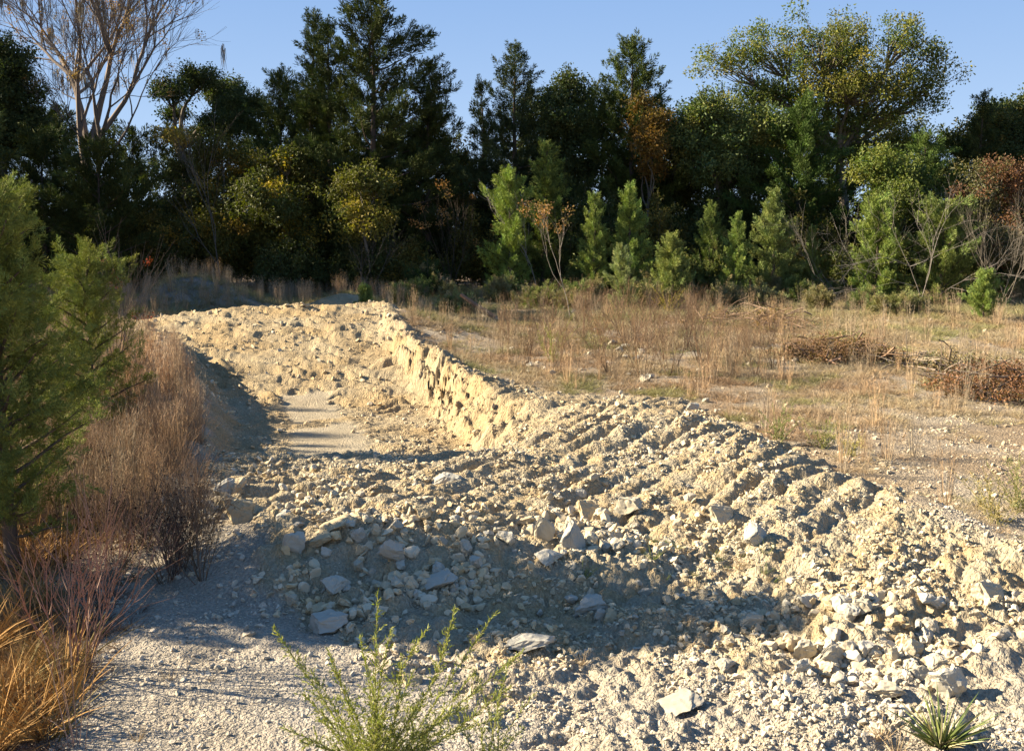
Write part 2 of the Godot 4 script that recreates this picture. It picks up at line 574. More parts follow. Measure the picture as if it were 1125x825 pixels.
func make_rocks():
	rng.seed = 77
	# px, py (foot), width, height, turn, tilt, shape, tone, label
	var known := [
		[361, 690, 62, 36, 0.2, 0.1, 0, 4, "largest grey block at the left foot of the shaded rubble"],
		[322, 606, 28, 36, 0.5, 0.5, 1, 3, "upright pale chalk rock at the left end of the rubble mound"],
		[264, 572, 44, 46, 0.3, 0.3, 2, 2, "tan boulder with a steep lit face beside the dry brush"],
		[248, 545, 40, 26, 0.7, -0.1, 3, 4, "grey flat-topped boulder behind the tan boulder by the brush"],
		[272, 571, 36, 13, 0.1, 0.35, 4, 2, "thin tan slab leaning at the foot of the tan boulder"],
		[372, 583, 40, 12, 0.2, 0.3, 5, 2, "ochre slab lying tilted on the left of the rubble mound"],
		[356, 596, 34, 9, 0.1, 0.4, 6, 2, "narrow ochre slab below another slab on the rubble mound"],
		[597, 592, 26, 38, 0.4, 0.1, 1, 0, "bright upright rock leaning against a grey upright slab"],
		[626, 602, 30, 42, 0.1, 0.05, 7, 4, "grey upright slab beside the bright upright rock"],
		[487, 531, 36, 20, 0.3, 0.1, 3, 4, "grey flat rock on the crest of the rubble above the trench"],
		[600, 616, 30, 18, 0.6, 0.2, 8, 3, "white chalk rock lying below the two upright slabs"],
		[645, 568, 34, 26, 0.2, 0.0, 2, 2, "rusty ochre boulder in the middle of the berm"],
		[690, 566, 34, 26, 0.9, 0.0, 0, 0, "cream boulder beside the rusty ochre boulder"],
		[432, 618, 26, 30, 0.2, 0.8, 4, 4, "grey slab standing tilted in the shaded rubble"],
		[366, 646, 32, 26, 0.8, 0.1, 8, 3, "white-flecked rock in the shaded rubble behind the largest block"],
		[482, 640, 40, 16, 0.2, 0.2, 5, 4, "long grey flat rock in the shaded rubble"],
		[650, 668, 46, 22, 0.4, 0.3, 6, 4, "wedge shaped grey rock at the right end of the shaded rubble"],
		[575, 715, 60, 18, 0.25, 0.15, 3, 4, "long low grey slab in front of the shaded rubble"],
		[828, 592, 36, 26, 0.4, 0.1, 7, 3, "pale square rock where the cleat marks meet the grassy hollow"],
		[792, 570, 34, 30, 0.2, 0.3, 2, 0, "broad cream rock on the berm behind the pale square rock"],
		[912, 728, 46, 32, 0.5, 0.1, 1, 0, "largest cream boulder of the spill in front of the berm"],
		[1042, 757, 44, 34, -0.1, 0.1, 4, 3, "flat-faced square slab standing at the end of the spill"],
		[1003, 722, 26, 34, 0.2, 0.9, 5, 0, "steeply tilted cream slab near the square slab"],
		[922, 670, 26, 26, 0.3, 0.4, 8, 3, "left one of two rocks leaning together behind the spill"],
		[946, 676, 26, 22, 0.9, 0.1, 0, 0, "right one of two rocks leaning together behind the spill"],
		[885, 720, 30, 24, 0.2, 0.2, 6, 0, "blocky cream rock just left of the largest spill boulder"],
		[922, 752, 34, 22, 0.3, -0.2, 7, 1, "grey-cream flat rock in front of the largest spill boulder"],
		[822, 684, 30, 18, 0.3, 0.3, 3, 0, "cream rock at the left edge of the spill"],
		[795, 735, 24, 14, 0.5, 0.2, 8, 1, "lone grey-cream rock lying on the sand left of the spill"],
		[745, 772, 52, 16, 0.35, 0.2, 5, 1, "long thin slab on the grey sand in front of the spill"],
		[975, 760, 40, 14, 0.2, 0.1, 6, 0, "low cream slab at the foot of the spill"],
		[1098, 706, 26, 16, 0.2, 0.2, 1, 0, "cream rock alone on the bare sand right of the spill"],
		[1085, 652, 44, 30, 0.4, 0.1, 2, 0, "rounded cream clod in the track beside the bare sand"],
		[452, 750, 30, 18, 0.2, 0.1, 2, 2, "tan clod half hidden behind the green weed"],
		[238, 735, 10, 8, 0.2, 0.1, 3, 1, "small stone alone on the pale sand by the dry brush"],
		[1053, 800, 30, 20, 0.2, 0.1, 7, 1, "grey-cream stone beside the spiky green tuft"],
		[760, 450, 16, 14, 0.2, 0.3, 1, 3, "pale rock on the crest where the berm bends"],
		[668, 322, 22, 12, 0.2, 0.3, 1, 3, "pale rock in the grass before the young cedars"],
	]
	for k in known:
		rock_at(k[0], k[1], k[2], k[3], k[4], k[5], k[6], k[7], k[8])
	# the other rocks of the heap
	var zones := [
		[60, Rect2(310, 560, 260, 120), 9.0, 26.0, "angular grey rock among the shaded rubble left of the upright slabs", "rocks in the shaded rubble", 4],
		[62, Rect2(860, 650, 190, 100), 9.0, 26.0, "angular cream rock in the spill in front of the berm", "rocks in the spill", 0],
		[44, Rect2(560, 530, 200, 85), 6.0, 18.0, "broken cream rock on the middle of the berm", "rocks on the berm", 1],
		[24, Rect2(560, 640, 200, 90), 8.0, 20.0, "small grey rock at the shaded foot of the rubble", "rocks at the shaded foot", 4],
		[20, Rect2(240, 500, 140, 90), 8.0, 18.0, "tan clod at the mouth of the trench beside the brush", "clods at the trench mouth", 2],
		[20, Rect2(590, 436, 230, 36), 5.0, 10.0, "pale clod along the crest of the berm", "clods on the berm crest", 3],
	]
	for k in 26:
		var w := rf(5.0, 13.0)
		rock_at(rf(560, 720), rf(345, 420), w, w * rf(0.5, 0.8), rf(0, TAU), rf(-0.5, 0.5), rng.randi() % 9, 3 if k % 2 else 0, "pale stone lying in the grass above the cut", "pale stones in the grass above the cut")
	for z in zones:
		for k in z[0]:
			var r: Rect2 = z[1]
			var w: float = z[2] + (z[3] - z[2]) * pow(rng.randf(), 2.2)
			var tone: int = rng.randi() % 5
			rock_at(r.position.x + rng.randf() * r.size.x, r.position.y + rng.randf() * r.size.y, w, w * rf(0.5, 0.9), rf(0, TAU), rf(-0.6, 0.6), rng.randi() % 9, tone, z[4], z[5])
	# small broken stone and clods nobody could count
	var cps := []
	for k in rock_small.size(): cps.push_back(Copies.new())
	var heaps := [on_ground(430, 640), on_ground(950, 705), on_ground(630, 585), on_ground(260, 560)]
	var made := 0
	for tries in 260000:
		var a := rf(-0.56, 0.56)
		var r := 3.6 * pow(26.0 / 3.6, rng.randf())
		var x := sin(a) * r
		var d := cos(a) * r
		var g := dug(x, d)
		var clump := n_mid.get_noise_2d(x * 1.3 + 5.0, d * 1.3)
		var want := g * clampf(0.45 + 1.9 * clump, 0.05, 1.0) * (0.75 if d < 12.0 else 0.3)
		if g < 0.3: want = 0.34 * clampf(0.4 + clump * 1.6, 0.1, 1.0) * (1.0 if d < 13.0 and x > -3.2 else 0.2)
		want *= 1.0 - 0.97 * pale(x, d)
		if rng.randf() > want: continue
		var big := pow(rng.randf(), 6.0 if g > 0.5 else 9.0)
		var heap := 0.0
		for q in heaps:
			var e := Vector2(x - q.x, (d + q.z) * 1.1)
			heap = maxf(heap, exp(-e.length_squared() / 0.9))
		var s := (0.0009 * r + 0.0012) * (1.0 + (3.0 + 7.0 * heap if d < 11.0 else 3.0) * big)
		var h := height(x, d)
		var t := Basis(rdir(), rf(0, TAU)) * Basis.from_scale(Vector3(1, rf(0.5, 0.85), rf(0.6, 1.0)) * s)
		var base := soil_color(x, d, g, 0.0, h)
		var tone: Color = stone_tones[rng.randi() % 5]
		cps[rng.randi() % cps.size()].put(t, Vector3(x, h + s * 0.15, -d), tint(base.lerp(tone, rf(0.0, 0.55)), 0.15))
		made += 1
		if made >= 60000: break
	var o := Node3D.new()
	o.name = "rubble"
	add_child(o)
	o.set_meta("kind", "stuff")
	o.set_meta("label", "small broken chalk stones and clods strewn over the dug clay")
	o.set_meta("category", "rubble")
	for k in cps.size(): part_copies("stones", cps[k], rock_small[k], mats.chip, o)
	print("small stones ", made)

# ------------------------------------------------------------------ foliage pieces
var spray := []       # cedar sprays, far size
var spray_fine := []  # cedar sprays for near trees
var leaves := []      # clusters of broad leaves
var tuft := []        # grass tufts
var plume := []       # tall bluestem
var moss_mesh: ArrayMesh

func blade(mb: MB, at: Vector3, dir: Vector3, droop: Vector3, length: float, width: float, segs := 3):
	var side := dir.cross(rdir()).normalized() * width * 0.5
	var p := at
	var q := dir
	var last_a := p - side
	var last_b := p + side
	for s in segs:
		q = (q + droop / segs).normalized()
		p += q * length / segs
		var f := 1.0 - float(s + 1) / segs
		if s == segs - 1:
			mb.tri(last_a, p, last_b)
		else:
			var a := p - side * (0.35 + 0.65 * f)
			var b := p + side * (0.35 + 0.65 * f)
			mb.quad(last_a, a, b, last_b)
			last_a = a
			last_b = b

func spray_mesh(n: int, twig: float, width: float, spread: float) -> ArrayMesh:
	# one metre long feathery branchlet along +y
	var mb := MB.new()
	for k in n:
		var t := pow(rng.randf(), 0.8)
		var a := rf(0, TAU)
		var out := Vector3(cos(a), 0, sin(a))
		var at := Vector3(0, t * 0.85, 0) + out * rf(0, spread) * (1.05 - t)
		var dir := (out * rf(0.4, 1.0) + Vector3(0, rf(0.5, 1.2), 0)).normalized()
		var l := twig * rf(0.6, 1.3) * (1.15 - 0.5 * t)
		var s := dir.cross(rdir()).normalized() * width * rf(0.7, 1.3)
		mb.col = Color.WHITE * rf(0.7, 1.25)
		mb.quad(at, at + dir * l * 0.5 - s, at + dir * l + rdir() * l * 0.1, at + dir * l * 0.5 + s)
	return mb.commit()

func leaf_mesh(n: int, size: float, aspect: float) -> ArrayMesh:
	# a clump of folded leaves within a ball of radius 1
	var mb := MB.new()
	for k in n:
		var at := rdir() * pow(rng.randf(), 0.5)
		var dir := (rdir() + at * 0.6 + Vector3(0, -0.25, 0)).normalized()
		var l := size * rf(0.6, 1.3)
		var s := dir.cross(rdir()).normalized()
		var up := s.cross(dir) * l * 0.16
		var w := s * l * aspect
		var tip := at + dir * l - up * 0.5
		mb.col = Color.WHITE * rf(0.65, 1.3)
		mb.tri(at, at + dir * l * 0.45 - w + up, tip)
		mb.tri(at, tip, at + dir * l * 0.45 + w + up)
	return mb.commit()

func tuft_mesh(n: int, length: float, width: float, lean: float, spread: float) -> ArrayMesh:
	var mb := MB.new()
	for k in n:
		var a := rf(0, TAU)
		var out := Vector3(cos(a), 0, sin(a))
		var dir := (Vector3.UP + out * rf(0.05, lean)).normalized()
		mb.col = Color.WHITE * rf(0.65, 1.25)
		blade(mb, out * spread * sqrt(rng.randf()), dir, (out * rf(0.1, 0.9) + Vector3(0, -0.35, 0)) * rf(0.2, 1.1), length * rf(0.45, 1.15), width * rf(0.7, 1.3))
	return mb.commit()

func plume_mesh(n: int) -> ArrayMesh:
	# tall thin stalks one metre high with feathery seed heads
	var mb := MB.new()
	for k in n:
		var a := rf(0, TAU)
		var out := Vector3(cos(a), 0, sin(a))
		var dir := (Vector3.UP + out * rf(0.0, 0.22)).normalized()
		var at := out * rf(0, 0.09)
		var l := rf(0.6, 1.05)
		mb.col = Color.WHITE * rf(0.75, 1.2)
		blade(mb, at, dir, out * rf(0, 0.15), l, 0.007, 3)
		for s in 7:
			var t := rf(0.45, 1.0)
			var o2 := (dir + rdir() * 0.45).normalized()
			blade(mb, at + dir * l * t, o2, Vector3.ZERO, rf(0.04, 0.11), 0.006, 2)
		if k % 2 == 0:
			blade(mb, at, (dir + out * 0.4).normalized(), out * 0.8 + Vector3(0, -0.6, 0), rf(0.25, 0.5), 0.008, 3)
	return mb.commit()

func make_foliage_meshes():
	rng.seed = 5
	for k in 3: spray.push_back(spray_mesh(64, 0.30, 0.024, 0.26))
	for k in 3: spray_fine.push_back(spray_mesh(80, 0.24, 0.014, 0.22))
	for k in 3: leaves.push_back(leaf_mesh(34, 0.34, 0.28))
	for k in 4: tuft.push_back(tuft_mesh(34, 1.0, 0.02, 1.2, 0.2))
	for k in 3: plume.push_back(plume_mesh(22))
	var mb := MB.new()
	for k in 16:
		mb.col = Color.WHITE * rf(0.7, 1.2)
		blade(mb, rdir() * 0.12, Vector3.DOWN, rdir() * 0.3, rf(0.4, 1.0), 0.03, 4)
	moss_mesh = mb.commit()

func wander(mb: MB, a: Vector3, b: Vector3, r0: float, r1: float, bend: float, sides := 5, segs := 6):
	var pts := PackedVector3Array()
	var rad := PackedFloat32Array()
	var side := rdir() * (b - a).length() * bend
	var side2 := rdir() * (b - a).length() * bend * 0.5
	for s in segs + 1:
		var t := float(s) / segs
		pts.push_back(a.lerp(b, t) + side * sin(t * PI) + side2 * sin(t * TAU))
		rad.push_back(lerpf(r0, r1, t))
	mb.tube(pts, rad, sides)

# ------------------------------------------------------------------ trees
# conifer with boughs round a stem; base and top in world metres, reach: half width
func cedar(called: String, label: String, base: Vector3, tall: float, reach: float, col: Color, seed_: int, o := {}, group := "") -> Node3D:
	rng.seed = seed_
	var t := thing(called, label, "tree", base, group)
	var stem: float = o.get("stem", 0.04)          # bare share at the foot
	var power: float = o.get("power", 0.75)        # shape of the outline
	var dens: float = o.get("dens", 1.0)
	var size: float = o.get("size", 0.5)           # length of a spray
	var rise: float = o.get("rise", 0.5)
	var ragged: float = o.get("ragged", 0.25)
	var wild: float = o.get("wild", 0.6)
	var meshes: Array = spray_fine if o.get("fine", false) else spray
	var lobe := FastNoiseLite.new()
	lobe.seed = seed_
	lobe.frequency = o.get("lobes", 0.35)
	var trunk := MB.new()
	trunk.smooth = true
	trunk.col = o.get("bark", Color(0.10, 0.078, 0.06))
	var lean := Vector3(rf(-0.03, 0.03), 1, rf(-0.03, 0.03)) * tall
	wander(trunk, Vector3(0, -0.25, 0), lean, tall * 0.018 + 0.015, 0.008, 0.012, 7, 10)
	var limbs := MB.new()
	limbs.smooth = true
	limbs.col = trunk.col
	var cps := [Copies.new(), Copies.new(), Copies.new()]
	var n := int(o.get("boughs", tall * 11.0) * dens)
	for k in n:
		var f := stem + (1.0 - stem) * pow((k + rng.randf()) / n, 0.9)
		var a := k * 2.39996 + rf(-0.5, 0.5)
		var out := Vector3(cos(a), 0, sin(a))
		var env: float = pow(1.0 - f, power) * (0.62 + 0.38 * smoothstep(stem - 0.02, stem + 0.22, f))
		var l: float = reach * env * (1.0 + ragged * 1.6 * lobe.get_noise_3d(cos(a) * 1.6, f * tall, sin(a) * 1.6) + rf(-ragged, ragged) * 0.6) + size * 0.3
		var from := lean * f
		var dir := (out + Vector3(0, rise * rf(0.6, 1.3) + 0.5 * f, 0)).normalized()
		var sag := Vector3(0, -l * 0.12, 0)
		if l > size * 0.9 and k % 2 == 0 and tall > 1.3:
			wander(limbs, from, from + dir * l * 0.85 + sag, 0.008 + l * 0.011, 0.004, 0.05, 4, 4)
		var m := maxi(2, int(l / size * 4.2))
		for s in m:
			var q := 0.18 + 0.82 * (s + rng.randf()) / m
			var at := from + dir * l * q + sag * q * q + rdir() * size * 0.24 * (0.3 + q)
			var d2 := (dir * 0.9 + Vector3(0, rf(-0.1, 0.7) * (1.6 - wild), 0) + rdir() * wild).normalized()
			cps[rng.randi() % 3].put(orient(d2, rf(0, TAU), size * rf(0.6, 1.15)), at - d2 * size * 0.3, tint(col, 0.28, 0.1))
	for s in 4:
		cps[s % 3].put(orient(Vector3(rf(-0.2, 0.2), 1, rf(-0.2, 0.2)), rf(0, TAU), size * rf(0.7, 1.0)), lean * (0.94 + 0.015 * s), tint(col, 0.2, 0.1))
	part("trunk", trunk.commit(), mats.bark, t)
	if limbs.v.size() > 80: part("boughs", limbs.commit(), mats.bark, t, true)
	for k in 3: part_copies("crown", cps[k], meshes[k], mats.needle, t)
	return t

# broad-leaved tree: trunk to a fork, lobes of foliage given as [offset from base, radii]
func broadleaf(called: String, label: String, base: Vector3, fork: Vector3, lobes: Array, clumps: int, col: Color, seed_: int, o := {}, group := "") -> Node3D:
	rng.seed = seed_
	var t := thing(called, label, o.get("category", "tree"), base, group)
	var size: float = o.get("size", 0.3)
	var per: int = o.get("per", 7)
	var ball: float = o.get("ball", 0.55)
	var col2: Color = o.get("col2", col)
	var share2: float = o.get("share2", 0.0)
	var thick: float = o.get("thick", 0.14)
	var bare: float = o.get("bare", 0.0)
	var wood := MB.new()
	wood.smooth = true
	wood.col = o.get("bark", Color(0.13, 0.11, 0.09))
	wander(wood, Vector3(0, -0.3, 0), fork, thick * 1.25, thick * 0.8, 0.06, 8, 8)
	var limbs := MB.new()
	limbs.smooth = true
	limbs.col = wood.col
	var cps := [Copies.new(), Copies.new(), Copies.new()]
	var total := 0.0
	for l in lobes: total += pow(l[1].x * l[1].y * l[1].z, 0.66)
	for l in lobes:
		var c: Vector3 = l[0]
		var r: Vector3 = l[1]
		var heart := fork.lerp(c, 0.72)
		wander(limbs, fork, heart, thick * 0.6, thick * 0.25, 0.1, 6, 6)
		var n := maxi(3, int(clumps * pow(r.x * r.y * r.z, 0.66) / total))
		var hue := col2 if rng.randf() < share2 * 0.5 else col
		for k in n:
			var u := rdir()
			if u.y < -0.3: u.y *= 0.5
			var at := c + u * r * pow(rng.randf(), 0.38)
			wander(limbs, heart + (at - heart) * rf(0.0, 0.25), at, thick * 0.16, 0.006, 0.1, 3, 4)
			if rng.randf() < bare: continue
			var tone := col2 if rng.randf() < share2 else hue
			tone = tint(tone, 0.18, 0.08)
			var q := ball * rf(0.6, 1.3)
			var m := int(per * rf(0.6, 1.3))
			for s in m:
				var w := rdir() * pow(rng.randf(), 0.6) * q
				w.y *= 0.62
				cps[rng.randi() % 3].put(Basis(rdir(), rf(0, TAU)).scaled(Vector3.ONE * size * rf(0.7, 1.2)), at + w, tint(tone, 0.2, 0.08))
	part("trunk", wood.commit(), mats.bark, t)
	part("limbs", limbs.commit(), mats.bark, t)
	for k in 3: part_copies("crown", cps[k], leaves[k], mats.leaf, t)
	return t

# bare branching wood: grows a tree of twigs, returns tip points
func grow(mb: MB, at: Vector3, dir: Vector3, length: float, radius: float, depth: int, tips: Array, wide: float, up: float):
	var pts := PackedVector3Array([at])
	var rad := PackedFloat32Array([radius])
	var q := dir
	var p := at
	var segs := 4 if depth > 1 else 3
	for s in segs:
		q = (q + rdir() * 0.16 + Vector3(0, up * 0.12, 0)).normalized()
		p += q * length / segs
		pts.push_back(p)
		rad.push_back(lerpf(radius, radius * 0.55, float(s + 1) / segs))
		if depth > 0 and s >= 1 and rng.randf() < 0.75:
			var w := (q + (rdir() - q * 0.2) * wide).normalized()
			grow(mb, p, w, length * rf(0.5, 0.8), radius * 0.5, depth - 1, tips, wide, up)
	mb.tube(pts, rad, 6 if radius > 0.05 else 3)
	if depth > 0:
		for s in 2:
			grow(mb, p, (q + rdir() * wide * 0.8).normalized(), length * rf(0.6, 0.85), radius * 0.55, depth - 1, tips, wide, up)
	else:
		tips.push_back(p)

func bare_tree(called: String, label: String, base: Vector3, tall: float, col: Color, seed_: int, o := {}, group := "") -> Node3D:
	rng.seed = seed_
	var t := thing(called, label, o.get("category", "tree"), base, group)
	var mb := MB.new()
	mb.smooth = true
	mb.col = col
	var tips := []
	var stems: int = o.get("stems", 1)
	var first: float = o.get("first", 0.36)
	for s in stems:
		var fan: float = 0.05 if stems == 1 else o.get("fan", 0.35)
		var dir := (Vector3.UP + rdir() * fan).normalized()
		grow(mb, Vector3(rf(-0.05, 0.05) * (stems - 1), -0.1, rf(-0.05, 0.05) * (stems - 1)), dir, tall * first, tall * o.get("thick", 0.016), o.get("depth", 4), tips, o.get("wide", 0.75), o.get("up", 0.5))
	part("branches", mb.commit(), mats.bark if tall > 3.0 else mats.twig, t)
	var lf: float = o.get("leaf", 0.0)
	if lf > 0.0:
		var cps := [Copies.new(), Copies.new(), Copies.new()]
		var lc: Color = o.get("leaf_col", Color(0.3, 0.14, 0.03))
		for p in tips:
			if rng.randf() < lf:
				cps[rng.randi() % 3].put(Basis(rdir(), rf(0, TAU)).scaled(Vector3.ONE * o.get("size", 0.25) * rf(0.6, 1.2)), p, tint(lc, 0.3, 0.15))
		for k in 3: part_copies("crown", cps[k], leaves[k], mats.leaf, t)
	if o.get("moss", 0.0) > 0.0:
		var cp := Copies.new()
		for p in tips:
			if rng.randf() < o.moss and p.y < tall * 0.8:
				var s := rf(0.35, 1.1)
				cp.put(Basis.from_scale(Vector3(s * 0.8, s, s * 0.8)).rotated(Vector3.UP, rf(0, TAU)), p, tint(Color(0.20, 0.17, 0.13), 0.25))
		part_copies("moss", cp, moss_mesh, mats.grass, t)
	return t

# soft shrub: a dome of fine sprays on thin stems
func shrub(called: String, label: String, base: Vector3, tall: float, wide: float, col: Color, seed_: int, o := {}, group := "") -> Node3D:
	rng.seed = seed_
	var t := thing(called, label, "shrub", base, group)
	var mb := MB.new()
	mb.smooth = true
	mb.col = Color(0.14, 0.11, 0.08)
	var size: float = o.get("size", 0.3)
	var broad: bool = o.get("broad", false)
	var cps := [Copies.new(), Copies.new(), Copies.new()]
	var n: int = o.get("n", 60)
	for k in n:
		var a := rf(0, TAU)
		var r := sqrt(rng.randf())
		var tip := Vector3(cos(a) * r * wide, tall * (1.0 - 0.55 * r * r) * rf(0.55, 1.05), sin(a) * r * wide)
		if k % 3 == 0: wander(mb, Vector3(tip.x * 0.1, -0.05, tip.z * 0.1), tip, 0.012, 0.004, 0.06, 3, 4)
		for s in 5:
			var q := rf(0.35, 1.0)
			var at := Vector3(tip.x * (0.3 + 0.7 * q), tip.y * q, tip.z * (0.3 + 0.7 * q)) + rdir() * size * 0.4
			var d2 := (Vector3(tip.x, tall * 0.7, tip.z).normalized() + rdir() * 0.6).normalized()
			if broad: cps[rng.randi() % 3].put(Basis(rdir(), rf(0, TAU)).scaled(Vector3.ONE * size * rf(0.5, 1.0)), at, tint(o.get("col2", col) if rng.randf() < 0.3 else col, 0.25, 0.1))
			else: cps[rng.randi() % 3].put(orient(d2, rf(0, TAU), size * rf(0.7, 1.2)), at - d2 * size * 0.4, tint(o.get("col2", col) if rng.randf() < 0.3 else col, 0.25, 0.1))
	part("stems", mb.commit(), mats.twig, t)
	for k in 3: part_copies("foliage", cps[k], leaves[k] if broad else (spray_fine[k] if o.get("fine", false) else spray[k]), mats.leaf if broad else mats.needle, t)
	return t

func top_of(px: float, py: float, base: Vector3) -> float:
	return seen(px, py, -base.z).y - base.y

func root_at(px: float, d: float) -> Vector3:
	return stand(seen(px, 300, d).x, d)
# foliage lobes drawn as [px, py, rx, ry] (pixels) at the tree's depth
func lobes_of(base: Vector3, list: Array, deep := 0.8) -> Array:
	var r := []
	var m := -base.z / FOC
	var k := 0
	for l in list:
		var off := seen(l[0], l[1], -base.z) - base
		off.z = (rng.randf() - 0.5) * 1.6 * (k % 3)
		r.push_back([off, Vector3(l[2] * m, l[3] * m, maxf(l[2], l[3]) * m * deep)])
		k += 1
	return r

var C_DARK := Color(0.06, 0.073, 0.023)
var C_CEDAR := Color(0.062, 0.088, 0.026)
var C_YOUNG := Color(0.17, 0.21, 0.05)
var C_PALE := Color(0.19, 0.21, 0.085)
var C_OAK := Color(0.12, 0.15, 0.035)
var C_LIVE := Color(0.072, 0.09, 0.03)
var C_YELLOW := Color(0.36, 0.27, 0.04)
var C_ORANGE := Color(0.235, 0.13, 0.03)

func make_wood():
	rng.seed = 900
	var b: Vector3
	# --- tall conifers of the front row
	b = root_at(405, 34)
	cedar("conifer", "tallest open conifer with tiers of boughs and sky between them", b, top_of(405, -12, b), 3.1, C_DARK, 11, {"power": 0.6, "ragged": 0.55, "lobes": 0.55, "stem": 0.1, "dens": 0.95, "size": 0.62, "rise": 0.28})
	b = root_at(468, 35)
	cedar("conifer", "dark conifer leaning on the right of the tallest open conifer", b, top_of(470, 72, b), 2.1, C_DARK, 12, {"power": 0.5, "ragged": 0.6, "stem": 0.08, "size": 0.55, "dens": 1.0})
	b = root_at(372, 35)
	cedar("conifer", "olive green conifer on the left of the tallest open conifer", b, top_of(378, 28, b), 1.7, Color(0.075, 0.09, 0.024), 13, {"power": 0.6, "ragged": 0.5, "size": 0.55, "dens": 0.85})
	b = root_at(343, 36)
	cedar("conifer", "slim olive conifer with a forked pointed top", b, top_of(345, 18, b), 1.45, Color(0.075, 0.092, 0.025), 14, {"power": 0.6, "ragged": 0.5, "size": 0.5})
	b = root_at(312, 37)
	cedar("conifer", "rounded olive conifer between the gnarled oak and the slim conifers", b, top_of(310, 85, b), 1.9, Color(0.07, 0.088, 0.028), 15, {"power": 0.45, "ragged": 0.5, "size": 0.55})
	b = root_at(566, 35)
	cedar("conifer", "spire-topped conifer with wide drooping boughs and gaps", b, top_of(566, 52, b), 2.5, Color(0.055, 0.07, 0.03), 16, {"power": 0.8, "ragged": 0.7, "lobes": 0.6, "stem": 0.1, "size": 0.5, "dens": 0.95, "rise": 0.3})
	b = root_at(532, 36)
	cedar("conifer", "slender conifer with a bent tip left of the spire-topped conifer", b, top_of(522, 92, b), 1.2, C_DARK, 17, {"ragged": 0.6, "size": 0.5, "dens": 0.7})
	b = root_at(690, 35)
	cedar("conifer", "broad pointed cedar above the orange tree", b, top_of(688, 48, b), 2.3, Color(0.066, 0.085, 0.022), 18, {"power": 0.55, "ragged": 0.4, "size": 0.55, "dens": 1.0})
	b = root_at(108, 31)
	cedar("conifer", "broad dark cedar below the bare mossy tree", b, top_of(110, 165, b), 2.6, C_DARK, 19, {"power": 0.5, "ragged": 0.4, "size": 0.55})
	b = root_at(48, 32)
	cedar("conifer", "black-green cedar near the dark oak", b, top_of(50, 150, b), 2.2, C_DARK, 20, {"power": 0.5, "ragged": 0.4, "size": 0.55})
	b = root_at(1066, 35)
	cedar("conifer", "small pointed conifer between the large oak and the dark oak", b, top_of(1067, 106, b), 1.2, C_DARK, 21, {"ragged": 0.5, "size": 0.45})
	b = root_at(872, 33)
	cedar("conifer", "bright cedar standing in front of the large oak", b, top_of(872, 118, b), 2.1, Color(0.07, 0.105, 0.026), 22, {"power": 0.5, "ragged": 0.45, "size": 0.5})
	b = root_at(1010, 33)
	cedar("conifer", "green cedar between the large oak and the reddish thicket", b, top_of(1012, 152, b), 1.6, Color(0.085, 0.125, 0.03), 23, {"power": 0.5, "ragged": 0.5, "size": 0.45})
	# --- broad-leaved trees
	b = root_at(930, 36)
	broadleaf("oak_tree", "large spreading oak with yellow-green leaves above the wood", b, seen(922, 170, 36) - b, lobes_of(b, [[800, 68, 38, 16], [845, 55, 42, 30], [890, 58, 40, 40], [880, 100, 50, 30], [935, 75, 36, 40], [985, 45, 32, 30], [1000, 90, 34, 22], [1035, 85, 20, 22], [1012, 62, 22, 16], [955, 120, 50, 26], [850, 100, 30, 24], [990, 125, 20, 22], [905, 135, 50, 24], [925, 40, 30, 20], [870, 135, 44, 30], [950, 165, 50, 36], [905, 185, 40, 34], [860, 150, 50, 30], [820, 112, 30, 24], [1002, 150, 34, 26], [925, 100, 60, 40], [1010, 110, 26, 20]], 0.7), 640, C_OAK, 31, {"col2": Color(0.20, 0.19, 0.04), "share2": 0.3, "thick": 0.16, "per": 4, "ball": 0.6, "size": 0.28, "bark": Color(0.16, 0.13, 0.10)})
	b = root_at(790, 34)
	broadleaf("oak_tree", "light green leafy tree below the left arm of the large oak", b, seen(790, 210, 34) - b, lobes_of(b, [[778, 122, 28, 22], [765, 150, 26, 26], [800, 150, 34, 28], [790, 185, 44, 26], [835, 140, 34, 30], [830, 190, 40, 34]]), 220, Color(0.11, 0.14, 0.045), 32, {"col2": Color(0.24, 0.24, 0.07), "share2": 0.2, "thick": 0.14})
	b = root_at(622, 36)
	broadleaf("oak_tree", "dark round-topped oak between the spire-topped conifer and the broad cedar", b, seen(622, 190, 36) - b, lobes_of(b, [[620, 105, 26, 22], [608, 135, 28, 26], [640, 140, 26, 30], [625, 180, 44, 30], [600, 200, 34, 34]]), 230, C_LIVE, 33, {"thick": 0.16})
	b = root_at(715, 34)
	broadleaf("orange_tree", "slim tree with hanging orange-brown autumn leaves", b, seen(712, 230, 34) - b, lobes_of(b, [[703, 116, 10, 10], [714, 138, 14, 16], [706, 165, 15, 14], [718, 186, 10, 12], [700, 135, 9, 16]]), 62, C_ORANGE, 34, {"col2": Color(0.12, 0.09, 0.025), "share2": 0.35, "thick": 0.06, "per": 6, "ball": 0.38})
	b = root_at(735, 36)
	broadleaf("oak_tree", "dark leafy tree behind the orange tree", b, seen(735, 200, 36) - b, lobes_of(b, [[725, 140, 24, 22], [745, 165, 26, 30], [730, 210, 40, 34], [690, 200, 30, 34]]), 190, C_LIVE, 35, {"col2": Color(0.12, 0.11, 0.03), "share2": 0.2})
	b = root_at(8, 35)
	broadleaf("oak_tree", "dark evergreen oak left of the bare mossy tree", b, seen(2, 190, 35) - b, lobes_of(b, [[5, 60, 24, 22], [20, 95, 30, 24], [-5, 130, 50, 34], [30, 150, 36, 30], [-30, 90, 30, 40]]), 260, C_LIVE, 36, {"thick": 0.17})
	b = root_at(205, 38)
